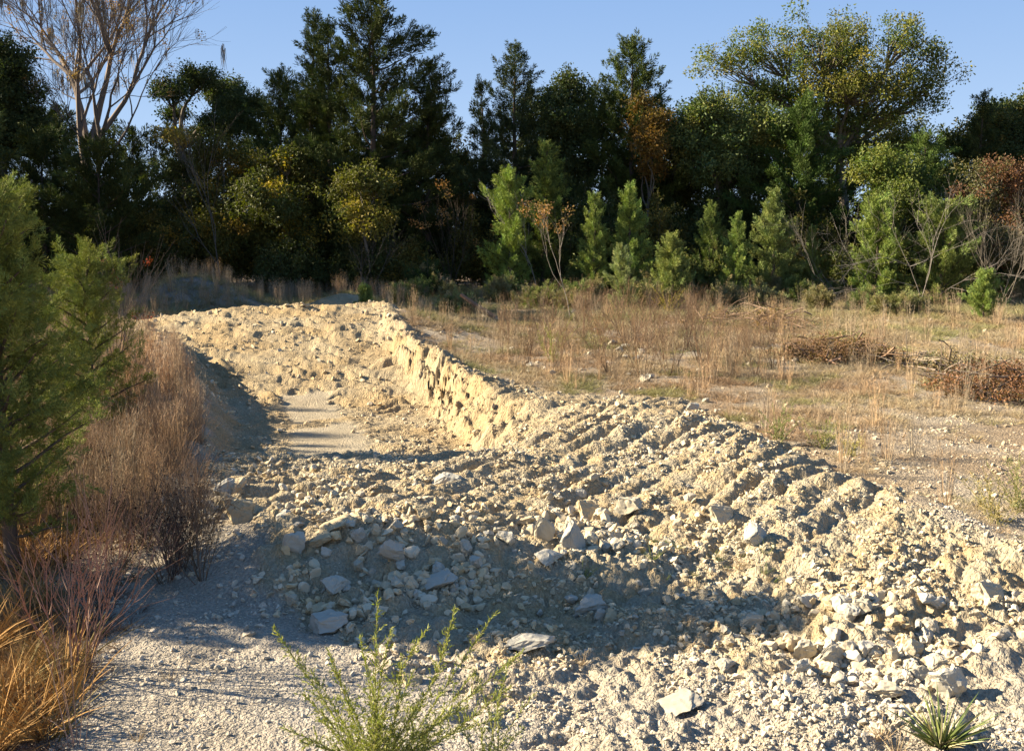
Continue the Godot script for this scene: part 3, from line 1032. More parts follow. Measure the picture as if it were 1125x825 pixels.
	broadleaf("oak_tree", "gnarled live oak with an arching crown against the sky", b, seen(196, 165, 38) - b, lobes_of(b, [[215, 84, 22, 16], [195, 105, 18, 14], [238, 98, 24, 20], [262, 118, 26, 20], [250, 140, 30, 18], [180, 120, 14, 10]], 0.6), 150, C_LIVE, 37, {"thick": 0.17, "ball": 0.4, "size": 0.27, "per": 8})
	b = root_at(228, 34)
	broadleaf("yellow_tree", "yellowing tree below the gnarled live oak", b, seen(236, 240, 34) - b, lobes_of(b, [[190, 150, 18, 10], [245, 165, 26, 20], [258, 190, 34, 26], [235, 225, 44, 30], [205, 190, 30, 30], [240, 265, 50, 30], [195, 255, 36, 40]]), 200, Color(0.11, 0.105, 0.025), 38, {"col2": Color(0.34, 0.22, 0.04), "share2": 0.22, "thick": 0.09})
	b = root_at(322, 33)
	broadleaf("yellow_tree", "olive tree with a few yellow leaves left of the tall conifers", b, seen(322, 250, 33) - b, lobes_of(b, [[312, 172, 24, 14], [330, 200, 34, 26], [300, 225, 34, 30], [325, 255, 40, 30], [290, 265, 36, 30]]), 170, Color(0.09, 0.095, 0.024), 39, {"col2": C_YELLOW, "share2": 0.16, "thick": 0.08})
	b = root_at(396, 31.5)
	broadleaf("yellow_tree", "yellow-leaved shrubby tree with pale bent stems", b, seen(398, 255, 31.5) - b, lobes_of(b, [[395, 195, 24, 18], [412, 205, 20, 14], [380, 220, 24, 20], [400, 245, 30, 22]]), 70, Color(0.24, 0.20, 0.04), 40, {"col2": Color(0.12, 0.12, 0.03), "share2": 0.35, "thick": 0.05, "per": 5, "bark": Color(0.2, 0.175, 0.145)})
	b = root_at(498, 36)
	broadleaf("yellow_tree", "thin yellow-green tree in the gap between the conifers", b, seen(498, 230, 36) - b, lobes_of(b, [[495, 172, 16, 16], [508, 195, 14, 20], [490, 215, 22, 18], [515, 225, 18, 16]]), 75, Color(0.2, 0.19, 0.045), 41, {"col2": Color(0.28, 0.15, 0.05), "share2": 0.3, "thick": 0.07, "per": 5})
	b = root_at(1102, 36)
	broadleaf("oak_tree", "dark oak behind the reddish thicket", b, seen(1100, 200, 36) - b, lobes_of(b, [[1095, 135, 26, 20], [1120, 125, 26, 22], [1070, 155, 26, 20], [1110, 165, 44, 26], [1150, 140, 40, 40]]), 210, C_LIVE, 42, {"thick": 0.15, "col2": Color(0.16, 0.13, 0.03), "share2": 0.15})
	b = root_at(1092, 30)
	broadleaf("thicket", "tall reddish and tan thicket overgrown with autumn vines", b, seen(1092, 275, 30) - b, lobes_of(b, [[1105, 190, 34, 22], [1075, 205, 30, 22], [1050, 225, 34, 26], [1100, 235, 46, 34], [1125, 215, 30, 34], [1085, 270, 50, 34], [1140, 270, 40, 44]]), 210, Color(0.125, 0.115, 0.05), 43, {"col2": Color(0.17, 0.085, 0.045), "share2": 0.22, "thick": 0.07, "per": 5, "size": 0.24, "ball": 0.45, "bark": Color(0.30, 0.26, 0.21), "category": "shrub"})
	b = root_at(985, 31)
	broadleaf("leafy_tree", "fresh green leafy tree among the cedars left of the reddish thicket", b, seen(985, 260, 31) - b, lobes_of(b, [[970, 185, 24, 18], [990, 205, 26, 22], [965, 230, 26, 26]]), 100, Color(0.12, 0.15, 0.035), 44, {"col2": Color(0.17, 0.18, 0.04), "share2": 0.2, "thick": 0.07})
	# --- the bare tall tree hung with moss
	b = root_at(94, 37)
	bare_tree("bare_tree", "tall bare tree with few orange leaves and hanging grey moss", b, top_of(94, -60, b) * 1.35, Color(0.17, 0.14, 0.115), 57, {"depth": 6, "first": 0.31, "thick": 0.015, "wide": 0.56, "up": 0.55, "leaf": 0.07, "leaf_col": Color(0.34, 0.19, 0.06), "size": 0.2, "moss": 0.03})
	# --- trees deeper in the wood that close the gaps
	var fill := [[-60, 40, 90], [70, 41, 130], [150, 40, 150], [215, 42, 150], [285, 41, 120], [345, 42, 110], [420, 43, 130], [465, 42, 140], [520, 44, 190], [585, 43, 130], [660, 43, 110], [745, 42, 150], [800, 43, 140], [860, 42, 150], [930, 43, 150], [1000, 42, 160], [1060, 43, 160], [1140, 42, 120], [1200, 40, 110]]
	for k in fill.size():
		b = root_at(fill[k][0], fill[k][1])
		cedar("conifer", "dark cedar deeper in the wood behind the front row", b, top_of(fill[k][0], fill[k][2], b), 2.6, C_DARK, 200 + k, {"power": 0.4, "ragged": 0.4, "size": 0.75, "dens": 0.6}, "cedars deeper in the wood")
	# dark undergrowth along the foot of the wood
	for k in 26:
		rng.seed = 700 + k
		var px := -40.0 + k * 47.0 + rf(-14, 14)
		b = root_at(px, rf(33.5, 37.0))
		shrub("understory_shrub", "dense dark evergreen bush in the shade at the foot of the wood", b, rf(2.6, 4.8), rf(1.2, 1.8), C_DARK, 300 + k, {"n": 110, "size": 0.6}, "bushes under the trees")
	for k in 22:
		rng.seed = 1900 + k
		b = root_at(-20.0 + k * 54.0 + rf(-20, 20), rf(32.0, 34.5))
		var warm := rng.randf() < 0.35
		shrub("leafy_shrub", "yellowing leafy shrub at the dim edge of the wood" if warm else "olive leafy shrub at the dim edge of the wood", b, rf(1.8, 4.2), rf(0.9, 1.5), Color(0.12, 0.11, 0.03) if warm else Color(0.075, 0.09, 0.028), 1950 + k, {"n": 80, "size": 0.34, "broad": true, "col2": Color(0.24, 0.18, 0.04) if warm else Color(0.10, 0.10, 0.03)}, "yellowing shrubs at the edge of the wood" if warm else "olive shrubs at the edge of the wood")
	for k in 15:
		rng.seed = 2900 + k
		b = root_at(625.0 + k * 31.0 + rf(-14, 14), rf(30.3, 32.0))
		shrub("edge_shrub", "fresh green shrub filling in between the young cedars", b, rf(0.9, 2.3), rf(0.5, 0.95), Color(0.13, 0.155, 0.045), 2950 + k, {"n": 60, "size": 0.26, "broad": k % 2 == 0, "col2": Color(0.2, 0.19, 0.06)}, "shrubs between the young cedars")
	# trees left of the view whose shade falls along the wood
	var beyond := [[-14.5, 25.5, 7.5], [-18.0, 28.0, 9.5], [-21.0, 31.0, 11.0], [-25.0, 29.0, 11.0], [-19.5, 35.0, 11.0], [-24.0, 37.0, 11.5], [-29.0, 34.0, 11.5]]
	for k in beyond.size():
		cedar("conifer", "cedar at the left end of the wood beyond the brush", stand(beyond[k][0], beyond[k][1]), beyond[k][2], 2.5, C_DARK, 400 + k, {"power": 0.45, "size": 0.75, "dens": 0.6}, "cedars at the left end of the wood")

func make_edge():
	var b: Vector3
	# px foot, depth, py top, half width m, colour, label
	var young := [
		[560, 31, 192, 1.05, C_YOUNG, "bright green young cedar standing before the dark gap", 0.5],
		[597, 32, 160, 1.0, Color(0.105, 0.13, 0.034), "taller dull green cedar just right of the bright young cedar", 0.5],
		[655, 30, 215, 0.7, Color(0.145, 0.175, 0.046), "slim young cedar, left one of a pair", 0.75],
		[692, 30, 208, 0.85, Color(0.145, 0.185, 0.048), "fuller young cedar, right one of a pair", 0.75],
		[684, 27, 272, 0.55, C_PALE, "small pale dusty cedar in front of the pair of young cedars", 0.7],
		[737, 28, 262, 0.65, Color(0.16, 0.18, 0.055), "squat young cedar beside the yellow-flowered weed", 0.6],
		[779, 31, 226, 0.7, Color(0.125, 0.155, 0.042), "narrow cedar left of the neat cone-shaped cedar", 0.75],
		[808, 29.5, 236, 0.62, Color(0.15, 0.19, 0.05), "neat cone-shaped young cedar", 0.85],
		[850, 30, 214, 0.85, Color(0.145, 0.17, 0.055), "ragged grey-green cedar right of the cone-shaped cedar", 0.7],
		[893, 30, 250, 0.5, Color(0.125, 0.155, 0.045), "thin small cedar beside the dead branches", 0.8],
		[965, 29, 225, 1.0, Color(0.14, 0.175, 0.042), "bushy green cedar behind the fallen dead branches", 0.5],
		[1035, 28.5, 228, 1.25, Color(0.13, 0.155, 0.045), "wide bushy cedar in front of the reddish thicket", 0.45],
		[1083, 24, 302, 0.5, Color(0.15, 0.19, 0.05), "small round cedar on the dry grass before the thicket", 0.5],
		[400, 24, 316, 0.26, Color(0.13, 0.17, 0.05), "tiny round cedar on the brow of the ramp", 0.5],
	]
	for k in young.size():
		var y: Array = young[k]
		b = root_at(y[0], y[1])
		cedar("young_cedar", y[5], b, top_of(y[0], y[2], b), y[3], y[4] * 1.35, 500 + k, {"power": y[6], "size": clampf(y[3] * 0.4, 0.14, 0.36), "ragged": 0.6, "lobes": 0.9, "stem": 0.01, "dens": 1.5, "boughs": 46.0, "rise": 0.85, "wild": 0.38})
	# low bushes along the edge of the grass: px, py foot, height px, half width px, colour
	var low := [
		[470, 320, 42, 26, Color(0.05, 0.075, 0.025), "dark green bush left of the grey-green hummock"],
		[503, 345, 22, 24, C_PALE, "rounded grey-green hummock beside the leaning log"],
		[553, 330, 28, 22, Color(0.14, 0.17, 0.06), "grey-green bush behind the leaning log"],
		[600, 338, 26, 26, Color(0.17, 0.19, 0.06), "yellow-green bush at the foot of the brown-leaved sapling"],
		[632, 336, 24, 22, Color(0.14, 0.18, 0.05), "fresh green bush between the sapling and the pale cedar"],
		[720, 332, 34, 24, C_PALE, "grey-green bush beside the squat young cedar"],
		[760, 326, 24, 20, Color(0.16, 0.17, 0.07), "dull green bush behind the brush pile"],
		[830, 334, 20, 34, Color(0.18, 0.19, 0.08), "wide low grey-green bush behind the brush pile"],
		[885, 330, 22, 36, Color(0.18, 0.20, 0.075), "low feathery bush below the dead branches"],
		[940, 325, 36, 34, Color(0.13, 0.16, 0.05), "green bush under the fallen dead branches"],
		[985, 345, 24, 34, Color(0.2, 0.2, 0.075), "pale low bush before the wide bushy cedar"],
		[1030, 325, 34, 40, Color(0.12, 0.15, 0.045), "dark-bellied bush before the reddish thicket"],
		[1120, 330, 30, 30, Color(0.19, 0.18, 0.08), "tan-green bush at the foot of the reddish thicket"],
		[440, 330, 18, 14, Color(0.17, 0.2, 0.06), "small weedy bush at the top of the cut"],
	]
	for k in low.size():
		var l: Array = low[k]
		b = on_ground(l[0], l[1])
		if b.z < -31.0: b = root_at(l[0], 31.0)
		var m := -b.z / FOC
		shrub("low_bush", l[5], b, l[2] * m, l[3] * m, l[4], 560 + k, {"n": 70, "size": 0.3, "col2": Color(0.24, 0.2, 0.1)})
	rng.seed = 590
	for k in 26:
		b = root_at(430.0 + k * 28.0 + rf(-12, 12), rf(27.0, 30.5))
		var g := rng.randf() < 0.5
		shrub("weedy_bush", "low green weedy bush where the field meets the wood" if g else "low straw-green weedy bush where the field meets the wood", b, rf(0.4, 0.95), rf(0.35, 0.7), Color(0.15, 0.18, 0.055) if g else Color(0.22, 0.2, 0.09), 5900 + k, {"n": 40, "size": 0.26, "col2": Color(0.24, 0.2, 0.1)}, "green weedy bushes along the wood" if g else "straw-green weedy bushes along the wood")
		rng.seed = 591 + k
	# bare saplings and pale thin trunks
	b = on_ground(627, 352)
	bare_tree("sapling", "thin sapling with curled brown leaves at the edge of the grass", b, top_of(622, 245, b), Color(0.22, 0.19, 0.15), 61, {"depth": 3, "first": 0.5, "thick": 0.007, "wide": 0.4, "up": 0.9, "leaf": 0.4, "leaf_col": Color(0.30, 0.17, 0.07), "size": 0.16})
	b = root_at(592, 31)
	bare_tree("sapling", "leafless pale sapling under the taller dull green cedar", b, 2.9, Color(0.26, 0.235, 0.2), 62, {"depth": 3, "first": 0.5, "thick": 0.007, "wide": 0.5})
	b = root_at(400, 31)
	bare_tree("sapling", "leafless grey sapling below the yellow-leaved shrubby tree", b, 2.5, Color(0.10, 0.09, 0.08), 63, {"depth": 3, "first": 0.4, "stems": 3, "thick": 0.005, "wide": 0.5})
	b = root_at(500, 32)
	bare_tree("sapling", "cluster of brown leafless stems in the dark gap", b, 3.0, Color(0.09, 0.07, 0.052), 64, {"depth": 2, "first": 0.5, "stems": 5, "thick": 0.005, "wide": 0.4, "fan": 0.2, "leaf": 0.25, "leaf_col": Color(0.3, 0.16, 0.06), "size": 0.18})
	b = root_at(243, 31)
	bare_tree("sapling", "slim grey trunk standing in the shade below the yellowing tree", b, 4.6, Color(0.09, 0.08, 0.07), 65, {"depth": 3, "first": 0.5, "thick": 0.008, "wide": 0.45})
	b = root_at(935, 29)
	bare_tree("dead_branches", "pale dead branches fanned out before the cedars", b, 3.0, Color(0.15, 0.135, 0.115), 66, {"depth": 3, "first": 0.45, "stems": 4, "thick": 0.005, "wide": 0.6, "fan": 0.9, "up": -0.1, "category": "branches"})
	b = root_at(1010, 28)
	bare_tree("dead_branches", "twisted pale dead limbs lying against the wide bushy cedar", b, 3.0, Color(0.17, 0.15, 0.13), 67, {"depth": 3, "first": 0.5, "stems": 4, "thick": 0.006, "wide": 0.7, "fan": 1.1, "up": -0.3, "category": "branches"})
	b = root_at(1100, 27)
	bare_tree("dead_branches", "grey leafless stems standing in front of the reddish thicket", b, 3.2, Color(0.13, 0.11, 0.09), 68, {"depth": 3, "first": 0.4, "stems": 6, "thick": 0.0045, "wide": 0.5, "fan": 0.5, "category": "branches"})
	# leaning log and brush piles on the field
	rng.seed = 800
	b = on_ground(540, 352)
	var mb := MB.new()
	mb.smooth = true
	mb.col = Color(0.2, 0.12, 0.075)
	wander(mb, Vector3(0.15, 0.02, 0), Vector3(-0.75, 0.62, -0.2), 0.07, 0.05, 0.04, 8, 6)
	single("log", "short brown log leaning beside the grey-green hummock", "log", mb.commit(), mats.bark, Transform3D(Basis(), b))
	brush_pile(on_ground(820, 356), 1.5, 0.45, Color(0.19, 0.13, 0.09), Color(0.30, 0.2, 0.1), 0.12, "low pile of cut branches on the field before the wood", 801)
	brush_pile(on_ground(918, 392), 0.95, 0.32, Color(0.2, 0.13, 0.085), Color(0.25, 0.155, 0.09), 0.45, "small heap of orange-brown dead leaves on the dry field", 802)
	brush_pile(on_ground(1108, 430), 1.15, 0.42, Color(0.11, 0.085, 0.07), Color(0.22, 0.12, 0.068), 0.5, "large brush pile with rust-brown leaves beside the bare stony ground", 803)
	brush_pile(on_ground(1030, 404), 1.1, 0.3, Color(0.2, 0.16, 0.12), Color(0.30, 0.24, 0.14), 0.2, "flattened grey brush beside the rust-brown brush pile", 804)

func brush_pile(base: Vector3, wide: float, tall: float, wood: Color, leaf: Color, leafy: float, label: String, seed_: int):
	rng.seed = seed_
	var t := thing("brush_pile", label, "brush pile", base)
	var mb := MB.new()
	mb.smooth = true
	var cps := [Copies.new(), Copies.new(), Copies.new()]
	for k in 90:
		var a := rf(0, TAU)
		var r := wide * sqrt(rng.randf())
		var at := Vector3(cos(a) * r, tall * (1.0 - pow(r / wide, 2.0)) * rf(0.2, 1.0), sin(a) * r)
		var dir := Vector3(rf(-1, 1), rf(-0.2, 0.35), rf(-1, 1)).normalized()
		mb.col = tint(wood, 0.4)
		var l := rf(0.25, 0.75)
		wander(mb, at - dir * l, at + dir * l, rf(0.006, 0.022), 0.004, 0.08, 4, 5)
		for s in 7:
			if rng.randf() < leafy:
				cps[rng.randi() % 3].put(Basis(rdir(), rf(0, TAU)).scaled(Vector3.ONE * rf(0.09, 0.17)), at + rdir() * 0.22 * Vector3(1, 0.5, 1), tint(leaf, 0.35, 0.15))
	part("branches", mb.commit(), mats.bark, t)
	for k in 3: part_copies("leaves", cps[k], leaves[k], mats.leaf, t)

# ------------------------------------------------------------------ grass and weeds
func field_share(x: float, d: float) -> float:
	if dug(x, d) > 0.25: return 0.0
	var a := n_mid.get_noise_2d(x * 0.55 + 11.0, d * 0.55)
	var right := smoothstep(-0.4, 0.6, x - curve([7.0, 9.0, 11.0, 12.6, 16.0, 22.0, 24.0, 40.0], [3.9, 3.0, 2.2, 0.4, -0.8, -2.6, -9.0, -20.0], d))
	var left := smoothstep(0.0, 0.8, curve([4.0, 6.0, 8.0, 10.0, 13.0, 22.0], [-2.0, -2.35, -2.8, -3.3, -4.0, -7.9], d) - x)
	var w := right * clampf(smoothstep(8.5, 15.0, d) * 0.75 + 0.3 * smoothstep(20.0, 30.0, d) + 2.4 * a + 0.2, 0.08, 1.0)
	# bare stony ground beside the large brush pile
	var q := Vector2((x - 5.6) / 2.6, (d - 11.2) / 1.9)
	w *= 1.0 - 0.9 * exp(-q.length_squared() * 1.1)
	w = maxf(w, left * clampf(0.75 + a, 0.2, 1.0))
	return w * (1.0 - smoothstep(33.0, 36.0, d))

func make_grass():
	rng.seed = 1200
	var cps := [Copies.new(), Copies.new(), Copies.new(), Copies.new()]
	var pl := [Copies.new(), Copies.new(), Copies.new()]
	var made := 0
	for tries in 150000:
		var a := rf(-0.56, 0.56)
		var r := 3.8 * pow(36.0 / 3.8, pow(rng.randf(), 0.8))
		var x := sin(a) * r
		var d := cos(a) * r
		var w := field_share(x, d)
		if rng.randf() > w: continue
		var k := n_big.get_noise_2d(x * 2.2 + 20.0, d * 2.2)
		var k2 := n_mid.get_noise_2d(x * 0.6 + 50.0, d * 0.6)
		var c := Color(0.46, 0.365, 0.22).lerp(Color(0.40, 0.275, 0.165), clampf(0.5 + 2.0 * k, 0, 1))
		if k2 > 0.06: c = c.lerp(Color(0.29, 0.28, 0.11), clampf((k2 - 0.06) * 3.5, 0, 0.85))
		c = c.lerp(Color(0.30, 0.295, 0.13), 0.7 * smoothstep(20.0, 29.0, d))
		if x < -2.0 and d < 14.0: c = Color(0.40, 0.26, 0.12).lerp(Color(0.17, 0.10, 0.065), clampf(0.45 + 3.0 * k2, 0, 1))
		var h := rf(0.10, 0.27) * (0.65 + 0.5 * smoothstep(14.0, 28.0, d))
		if d < 11.0 and x > 0.0: h *= 0.6
		var p := stand(x, d) - Vector3(0, 0.015, 0)
		if rng.randf() < (0.018 if x > -3.0 else 0.12) and d > 8.0:
			var h2 := rf(0.35, 0.75)
			pl[rng.randi() % 3].put(Basis.from_scale(Vector3(h2 * 0.9, h2, h2 * 0.9)).rotated(Vector3.UP, rf(0, TAU)), p, tint(Color(0.33, 0.24, 0.15), 0.25, 0.12))
		else:
			cps[rng.randi() % 4].put(Basis.from_scale(Vector3(h * 1.15, h * rf(0.5, 1.0), h * 1.15)).rotated(Vector3.UP, rf(0, TAU)), p, tint(c * 0.78, 0.22, 0.08))
		made += 1
		if made >= 46000: break
	print("tufts ", made)
	var o := Node3D.new()
	o.name = "dry_grass"
	add_child(o)
	o.set_meta("kind", "stuff")
	o.set_meta("label", "dry tan and reddish grass covering the field round the dug clay")
	o.set_meta("category", "grass")
	for k in 4: part_copies("tufts", cps[k], tuft[k], mats.grass, o)
	for k in 3: part_copies("stalks", pl[k], plume[k], mats.grass, o)

# a twiggy dried forb with dark seed heads
func forb_mesh(stems: int, tall: float, fan: float, col: Color, head: Color, heads: float) -> ArrayMesh:
	var mb := MB.new()
	mb.smooth = true
	var tips := []
	for s in stems:
		mb.col = tint(col, 0.3, 0.1)
		var a := rf(0, TAU)
		var dir := (Vector3.UP + Vector3(cos(a), 0, sin(a)) * rf(0.05, fan)).normalized()
		grow(mb, Vector3(cos(a), 0, sin(a)) * rf(0, 0.1) * tall, dir, tall * rf(0.4, 0.6), 0.0042 * (0.6 + tall), 2, tips, 0.55, 0.7)
	for p in tips:
		if rng.randf() > heads: continue
		mb.col = tint(head, 0.4, 0.1)
		var r := rf(0.003, 0.007)
		var v := [Vector3(r, 0, 0), Vector3(0, 0, r), Vector3(-r, 0, 0), Vector3(0, 0, -r)]
		for s in 4:
			mb.tri(p + v[s], p + Vector3(0, r, 0), p + v[(s + 1) % 4])
			mb.tri(p + v[s], p + v[(s + 1) % 4], p - Vector3(0, r, 0))
	return mb.commit()

# leafy weed: wands set with many narrow leaves
func wand_weed(mb: MB, lf: MB, at: Vector3, tip: Vector3, col: Color, leaf_l: float, leaf_w: float, step: float, side: float):
	var l := (tip - at).length()
	var bend := Vector3(rf(-1, 1), 0.6, rf(-1, 1)) * l * 0.07
	var pts := PackedVector3Array()
	var rad := PackedFloat32Array()
	for s in 7:
		var t := s / 6.0
		pts.push_back(at.lerp(tip, t) + bend * sin(t * PI))
		rad.push_back(lerpf(0.0026, 0.0008, t))
	mb.tube(pts, rad, 4)
	var q := 0.1 * l
	while q < l:
		var t := q / l
		var p := at.lerp(tip, t) + bend * sin(t * PI)
		var dir := (tip - at).normalized()
		lf.col = tint(col, 0.3, 0.12)
		blade(lf, p, (dir * 0.9 + rdir() * 0.7).normalized(), Vector3.ZERO, leaf_l * rf(0.6, 1.3), leaf_w, 2)
		if side > 0.0 and rng.randf() < 0.28:
			var sd := (dir * 0.8 + rdir() * 0.8).normalized() * side * rf(0.4, 1.0) * (1.15 - t)
			mb.tube(PackedVector3Array([p, p + sd]), PackedFloat32Array([0.0012, 0.0006]), 3)
			for s in int(sd.length() / 0.006):
				var u := rng.randf()
				lf.col = tint(col, 0.3, 0.12)
				blade(lf, p + sd * u, (sd.normalized() + rdir() * 0.75).normalized(), Vector3.ZERO, leaf_l * rf(0.4, 0.9), leaf_w, 2)
		q += step * rf(0.5, 1.5)

func weed(called: String, label: String, base: Vector3, tips: Array, col: Color, o := {}):
	rng.seed = o.get("seed", 1)
	var t := thing(called, label, "weed", base)
	var mb := MB.new()
	mb.smooth = true
	mb.col = Color(0.26, 0.24, 0.10)
	var lf := MB.new()
	for tip in tips:
		var foot := Vector3(rf(-0.06, 0.06), -0.02, rf(-0.06, 0.06))
		wand_weed(mb, lf, foot, tip, col, o.get("leaf", 0.022), o.get("width", 0.004), o.get("step", 0.008), o.get("side", 0.12))
	part("stems", mb.commit(), mats.twig, t)
	part("leaves", lf.commit(), mats.leaf, t, true)

func make_near():
	var b: Vector3
	# --- cedar and bushes at the left edge
	b = stand(seen(14, 560, 7.3).x, 7.3)
	cedar("cedar_tree", "near green cedar with a bare foot at the edge of the brush", b, top_of(5, 222, b), 0.72, Color(0.195, 0.215, 0.055), 71, {"fine": true, "size": 0.2, "power": 0.25, "wild": 0.8, "stem": 0.1, "boughs": 165.0, "ragged": 0.35, "rise": 0.6, "bark": Color(0.12, 0.09, 0.07)})
	cedar("cedar_tree", "cedar standing left of the near green cedar", stand(-5.5, 7.0), 3.1, 0.78, Color(0.10, 0.14, 0.04), 73, {"size": 0.3, "power": 0.4, "boughs": 90.0})
	b = stand(seen(98, 400, 11.0).x, 11.0)
	cedar("cedar_tree", "yellow-green bushy cedar behind the near green cedar", b, top_of(95, 292, b), 0.75, Color(0.20, 0.215, 0.055), 72, {"fine": true, "size": 0.2, "power": 0.22, "wild": 0.8, "stem": 0.02, "boughs": 90.0, "ragged": 0.4, "rise": 0.6})
	b = stand(seen(105, 420, 11.5).x, 11.5)
	bare_tree("red_sapling", "bare sapling with a few bright red leaves behind the yellow-green cedar", b, top_of(105, 300, b), Color(0.15, 0.12, 0.1), 74, {"depth": 3, "first": 0.5, "stems": 3, "thick": 0.006, "wide": 0.4, "fan": 0.25, "up": 0.7, "leaf": 0.07, "leaf_col": Color(0.24, 0.045, 0.025), "size": 0.09})
	# tall reddish grass on the bank
	rng.seed = 1300
	var tall_spots := [[150, 470, 118], [160, 480, 112], [138, 490, 95], [172, 500, 90], [128, 470, 88], [185, 510, 80], [150, 520, 85], [118, 500, 80], [200, 500, 70], [165, 540, 70], [205, 430, 52], [214, 455, 50], [198, 410, 48], [218, 485, 48], [190, 395, 46], [210, 470, 56], [183, 440, 70], [170, 430, 80]]
	for s in tall_spots:
		b = on_ground(s[0], s[1])
		var h: float = s[2] * -b.z / FOC
		var t := thing("tall_grass", "tall reddish bunch grass standing on the bank left of the trench", "grass", b, "tall bunch grass on the bank")
		t.set_meta("kind", "thing")
		for k in 2:
			var cp := Copies.new()
			for q in 3: cp.put(Basis.from_scale(Vector3(h * 0.8, h * rf(0.8, 1.0), h * 0.8)).rotated(Vector3.UP, rf(0, TAU)), Vector3(rf(-0.08, 0.08), -0.02, rf(-0.08, 0.08)), tint(Color(0.36, 0.25, 0.16), 0.35, 0.14))
			part_copies("stalks", cp, plume[(k + s[0]) % 3], mats.grass, t)
	# dried forbs of the brush
	rng.seed = 1400
	var forbs := []
	for k in 5: forbs.push_back(forb_mesh(9, 1.0, 0.8, Color(0.17, 0.115, 0.075), Color(0.09, 0.045, 0.03), 0.5))
	var spots := []
	for k in 90:
		spots.push_back([rf(20, 222), rf(430, 640)])
	for s in spots:
		if s[0] > 60.0 + (s[1] - 400.0) * 0.75 and s[1] < 520.0 and s[0] > 200.0: continue
		b = on_ground(s[0], s[1])
		var h := rf(0.25, 0.75)
		single("dry_forb", "twiggy reddish-brown dead forb in the brush left of the trench", "weed", forbs[rng.randi() % 5], mats.twig, Transform3D(Basis.from_scale(Vector3(h, h, h)).rotated(Vector3.UP, rf(0, TAU)), b - Vector3(0, 0.02, 0)), "dead forbs of the brush")
	b = on_ground(190, 636)
	single("dry_forb", "small dark twiggy bush at the edge of the pale sand", "weed", forb_mesh(16, 0.5, 1.2, Color(0.13, 0.08, 0.065), Color(0.09, 0.03, 0.03), 0.8), mats.twig, Transform3D(Basis(), b))
	b = on_ground(80, 740)
	single("dry_forb", "pinkish stalky forb with red seed heads beside the orange grass", "weed", forb_mesh(14, 0.95, 0.75, Color(0.27, 0.155, 0.115), Color(0.2, 0.04, 0.04), 0.5), mats.twig, Transform3D(Basis(), b))
	b = on_ground(85, 822)
	single("grass_stalk", "tall pink feathery grass stalks standing before the orange grass", "grass", plume_mesh(6), mats.grass_pink, Transform3D(Basis.from_scale(Vector3(0.7, 0.85, 0.7)), b))
	# orange grass clumps at the lower left
	rng.seed = 1500
	for k in 40:
		b = on_ground(rf(-40, 78), rf(600, 860))
		var h := rf(0.3, 0.5)
		single("grass_clump", "orange-tan grass clump at the foot of the near green cedar", "grass", tuft[rng.randi() % 4], mats.grass_orange if rng.randf() < 0.7 else mats.grass_olive, Transform3D(Basis.from_scale(Vector3(h, h, h)).rotated(Vector3.UP, rf(0, TAU)), b), "orange grass clumps by the near cedar")
	# --- the green weed in front
	b = Vector3(seen(410, 700, 4.45).x, height(seen(410, 700, 4.45).x, 4.45), -4.45)
	rng.seed = 1600
	var tips := []
	for p in [[415, 650], [360, 715], [300, 690], [330, 760], [470, 690], [500, 668], [545, 672], [575, 715], [440, 720], [395, 700], [520, 740], [350, 790], [460, 770], [310, 800], [545, 790], [420, 780], [490, 800], [380, 760], [340, 735], [430, 690], [405, 740], [455, 735], [480, 745], [370, 800], [440, 815], [515, 775], [330, 815], [400, 820], [470, 815], [560, 755]]:
		tips.push_back(seen(p[0], p[1], 4.45 + rf(-0.3, 0.3)) - b)
	weed("green_weed", "feathery yellow-green weed with upright wands on the pale sand", b, tips, Color(0.24, 0.25, 0.06), {"seed": 1601, "step": 0.0045, "side": 0.17, "width": 0.0052, "leaf": 0.024})
	b = Vector3(seen(535, 700, 4.3).x, height(seen(535, 700, 4.3).x, 4.3), -4.3)
	tips = []
	for p in [[520, 735], [560, 725], [590, 760], [545, 760], [500, 780], [575, 800], [530, 800]]:
		tips.push_back(seen(p[0], p[1], 4.3 + rf(-0.2, 0.2)) - b)
	weed("green_weed", "smaller feathery weed at the right side of the large feathery weed", b, tips, Color(0.22, 0.235, 0.06), {"seed": 1602, "step": 0.0055, "side": 0.13, "width": 0.0048, "leaf": 0.022})
	# --- spiky tuft at the lower right
	rng.seed = 1700
	b = on_ground(1035, 816)
	var mb := MB.new()
	for k in 110:
		var a := rf(0, TAU)
		var out := Vector3(cos(a), 0, sin(a))
		mb.col = tint(Color(0.125, 0.155, 0.05) if k % 4 else Color(0.32, 0.28, 0.16), 0.3, 0.1)
		blade(mb, out * rf(0, 0.05), (Vector3.UP * 0.8 + out * rf(0.1, 1.1)).normalized(), out * 0.25 - Vector3(0, 0.2, 0), rf(0.17, 0.34), 0.012, 4)
	single("spiky_tuft", "spiky green grass tuft at the foot of the stone spill", "plant", mb.commit(), mats.grass, Transform3D(Basis(), b))
	# tan dry tufts beside it and elsewhere on the sand
	var dry := [[968, 812, 0.16, "small tan dry tuft left of the spiky green tuft"], [985, 825, 0.17, "larger tan dry tuft touching the spiky green tuft"], [755, 690, 0.10, "little brown dry tuft in the shaded hollow"], [185, 748, 0.10, "little orange dry tuft on the pale sand"], [150, 815, 0.12, "tan dry tuft at the lower edge of the pale sand"], [232, 748, 0.06, "tiny dry tuft on the pale sand by the lone stone"], [640, 728, 0.12, "brown dry tuft in front of the wedge shaped rock"], [700, 655, 0.12, "brown dry tuft in the hollow behind the shaded foot"]]
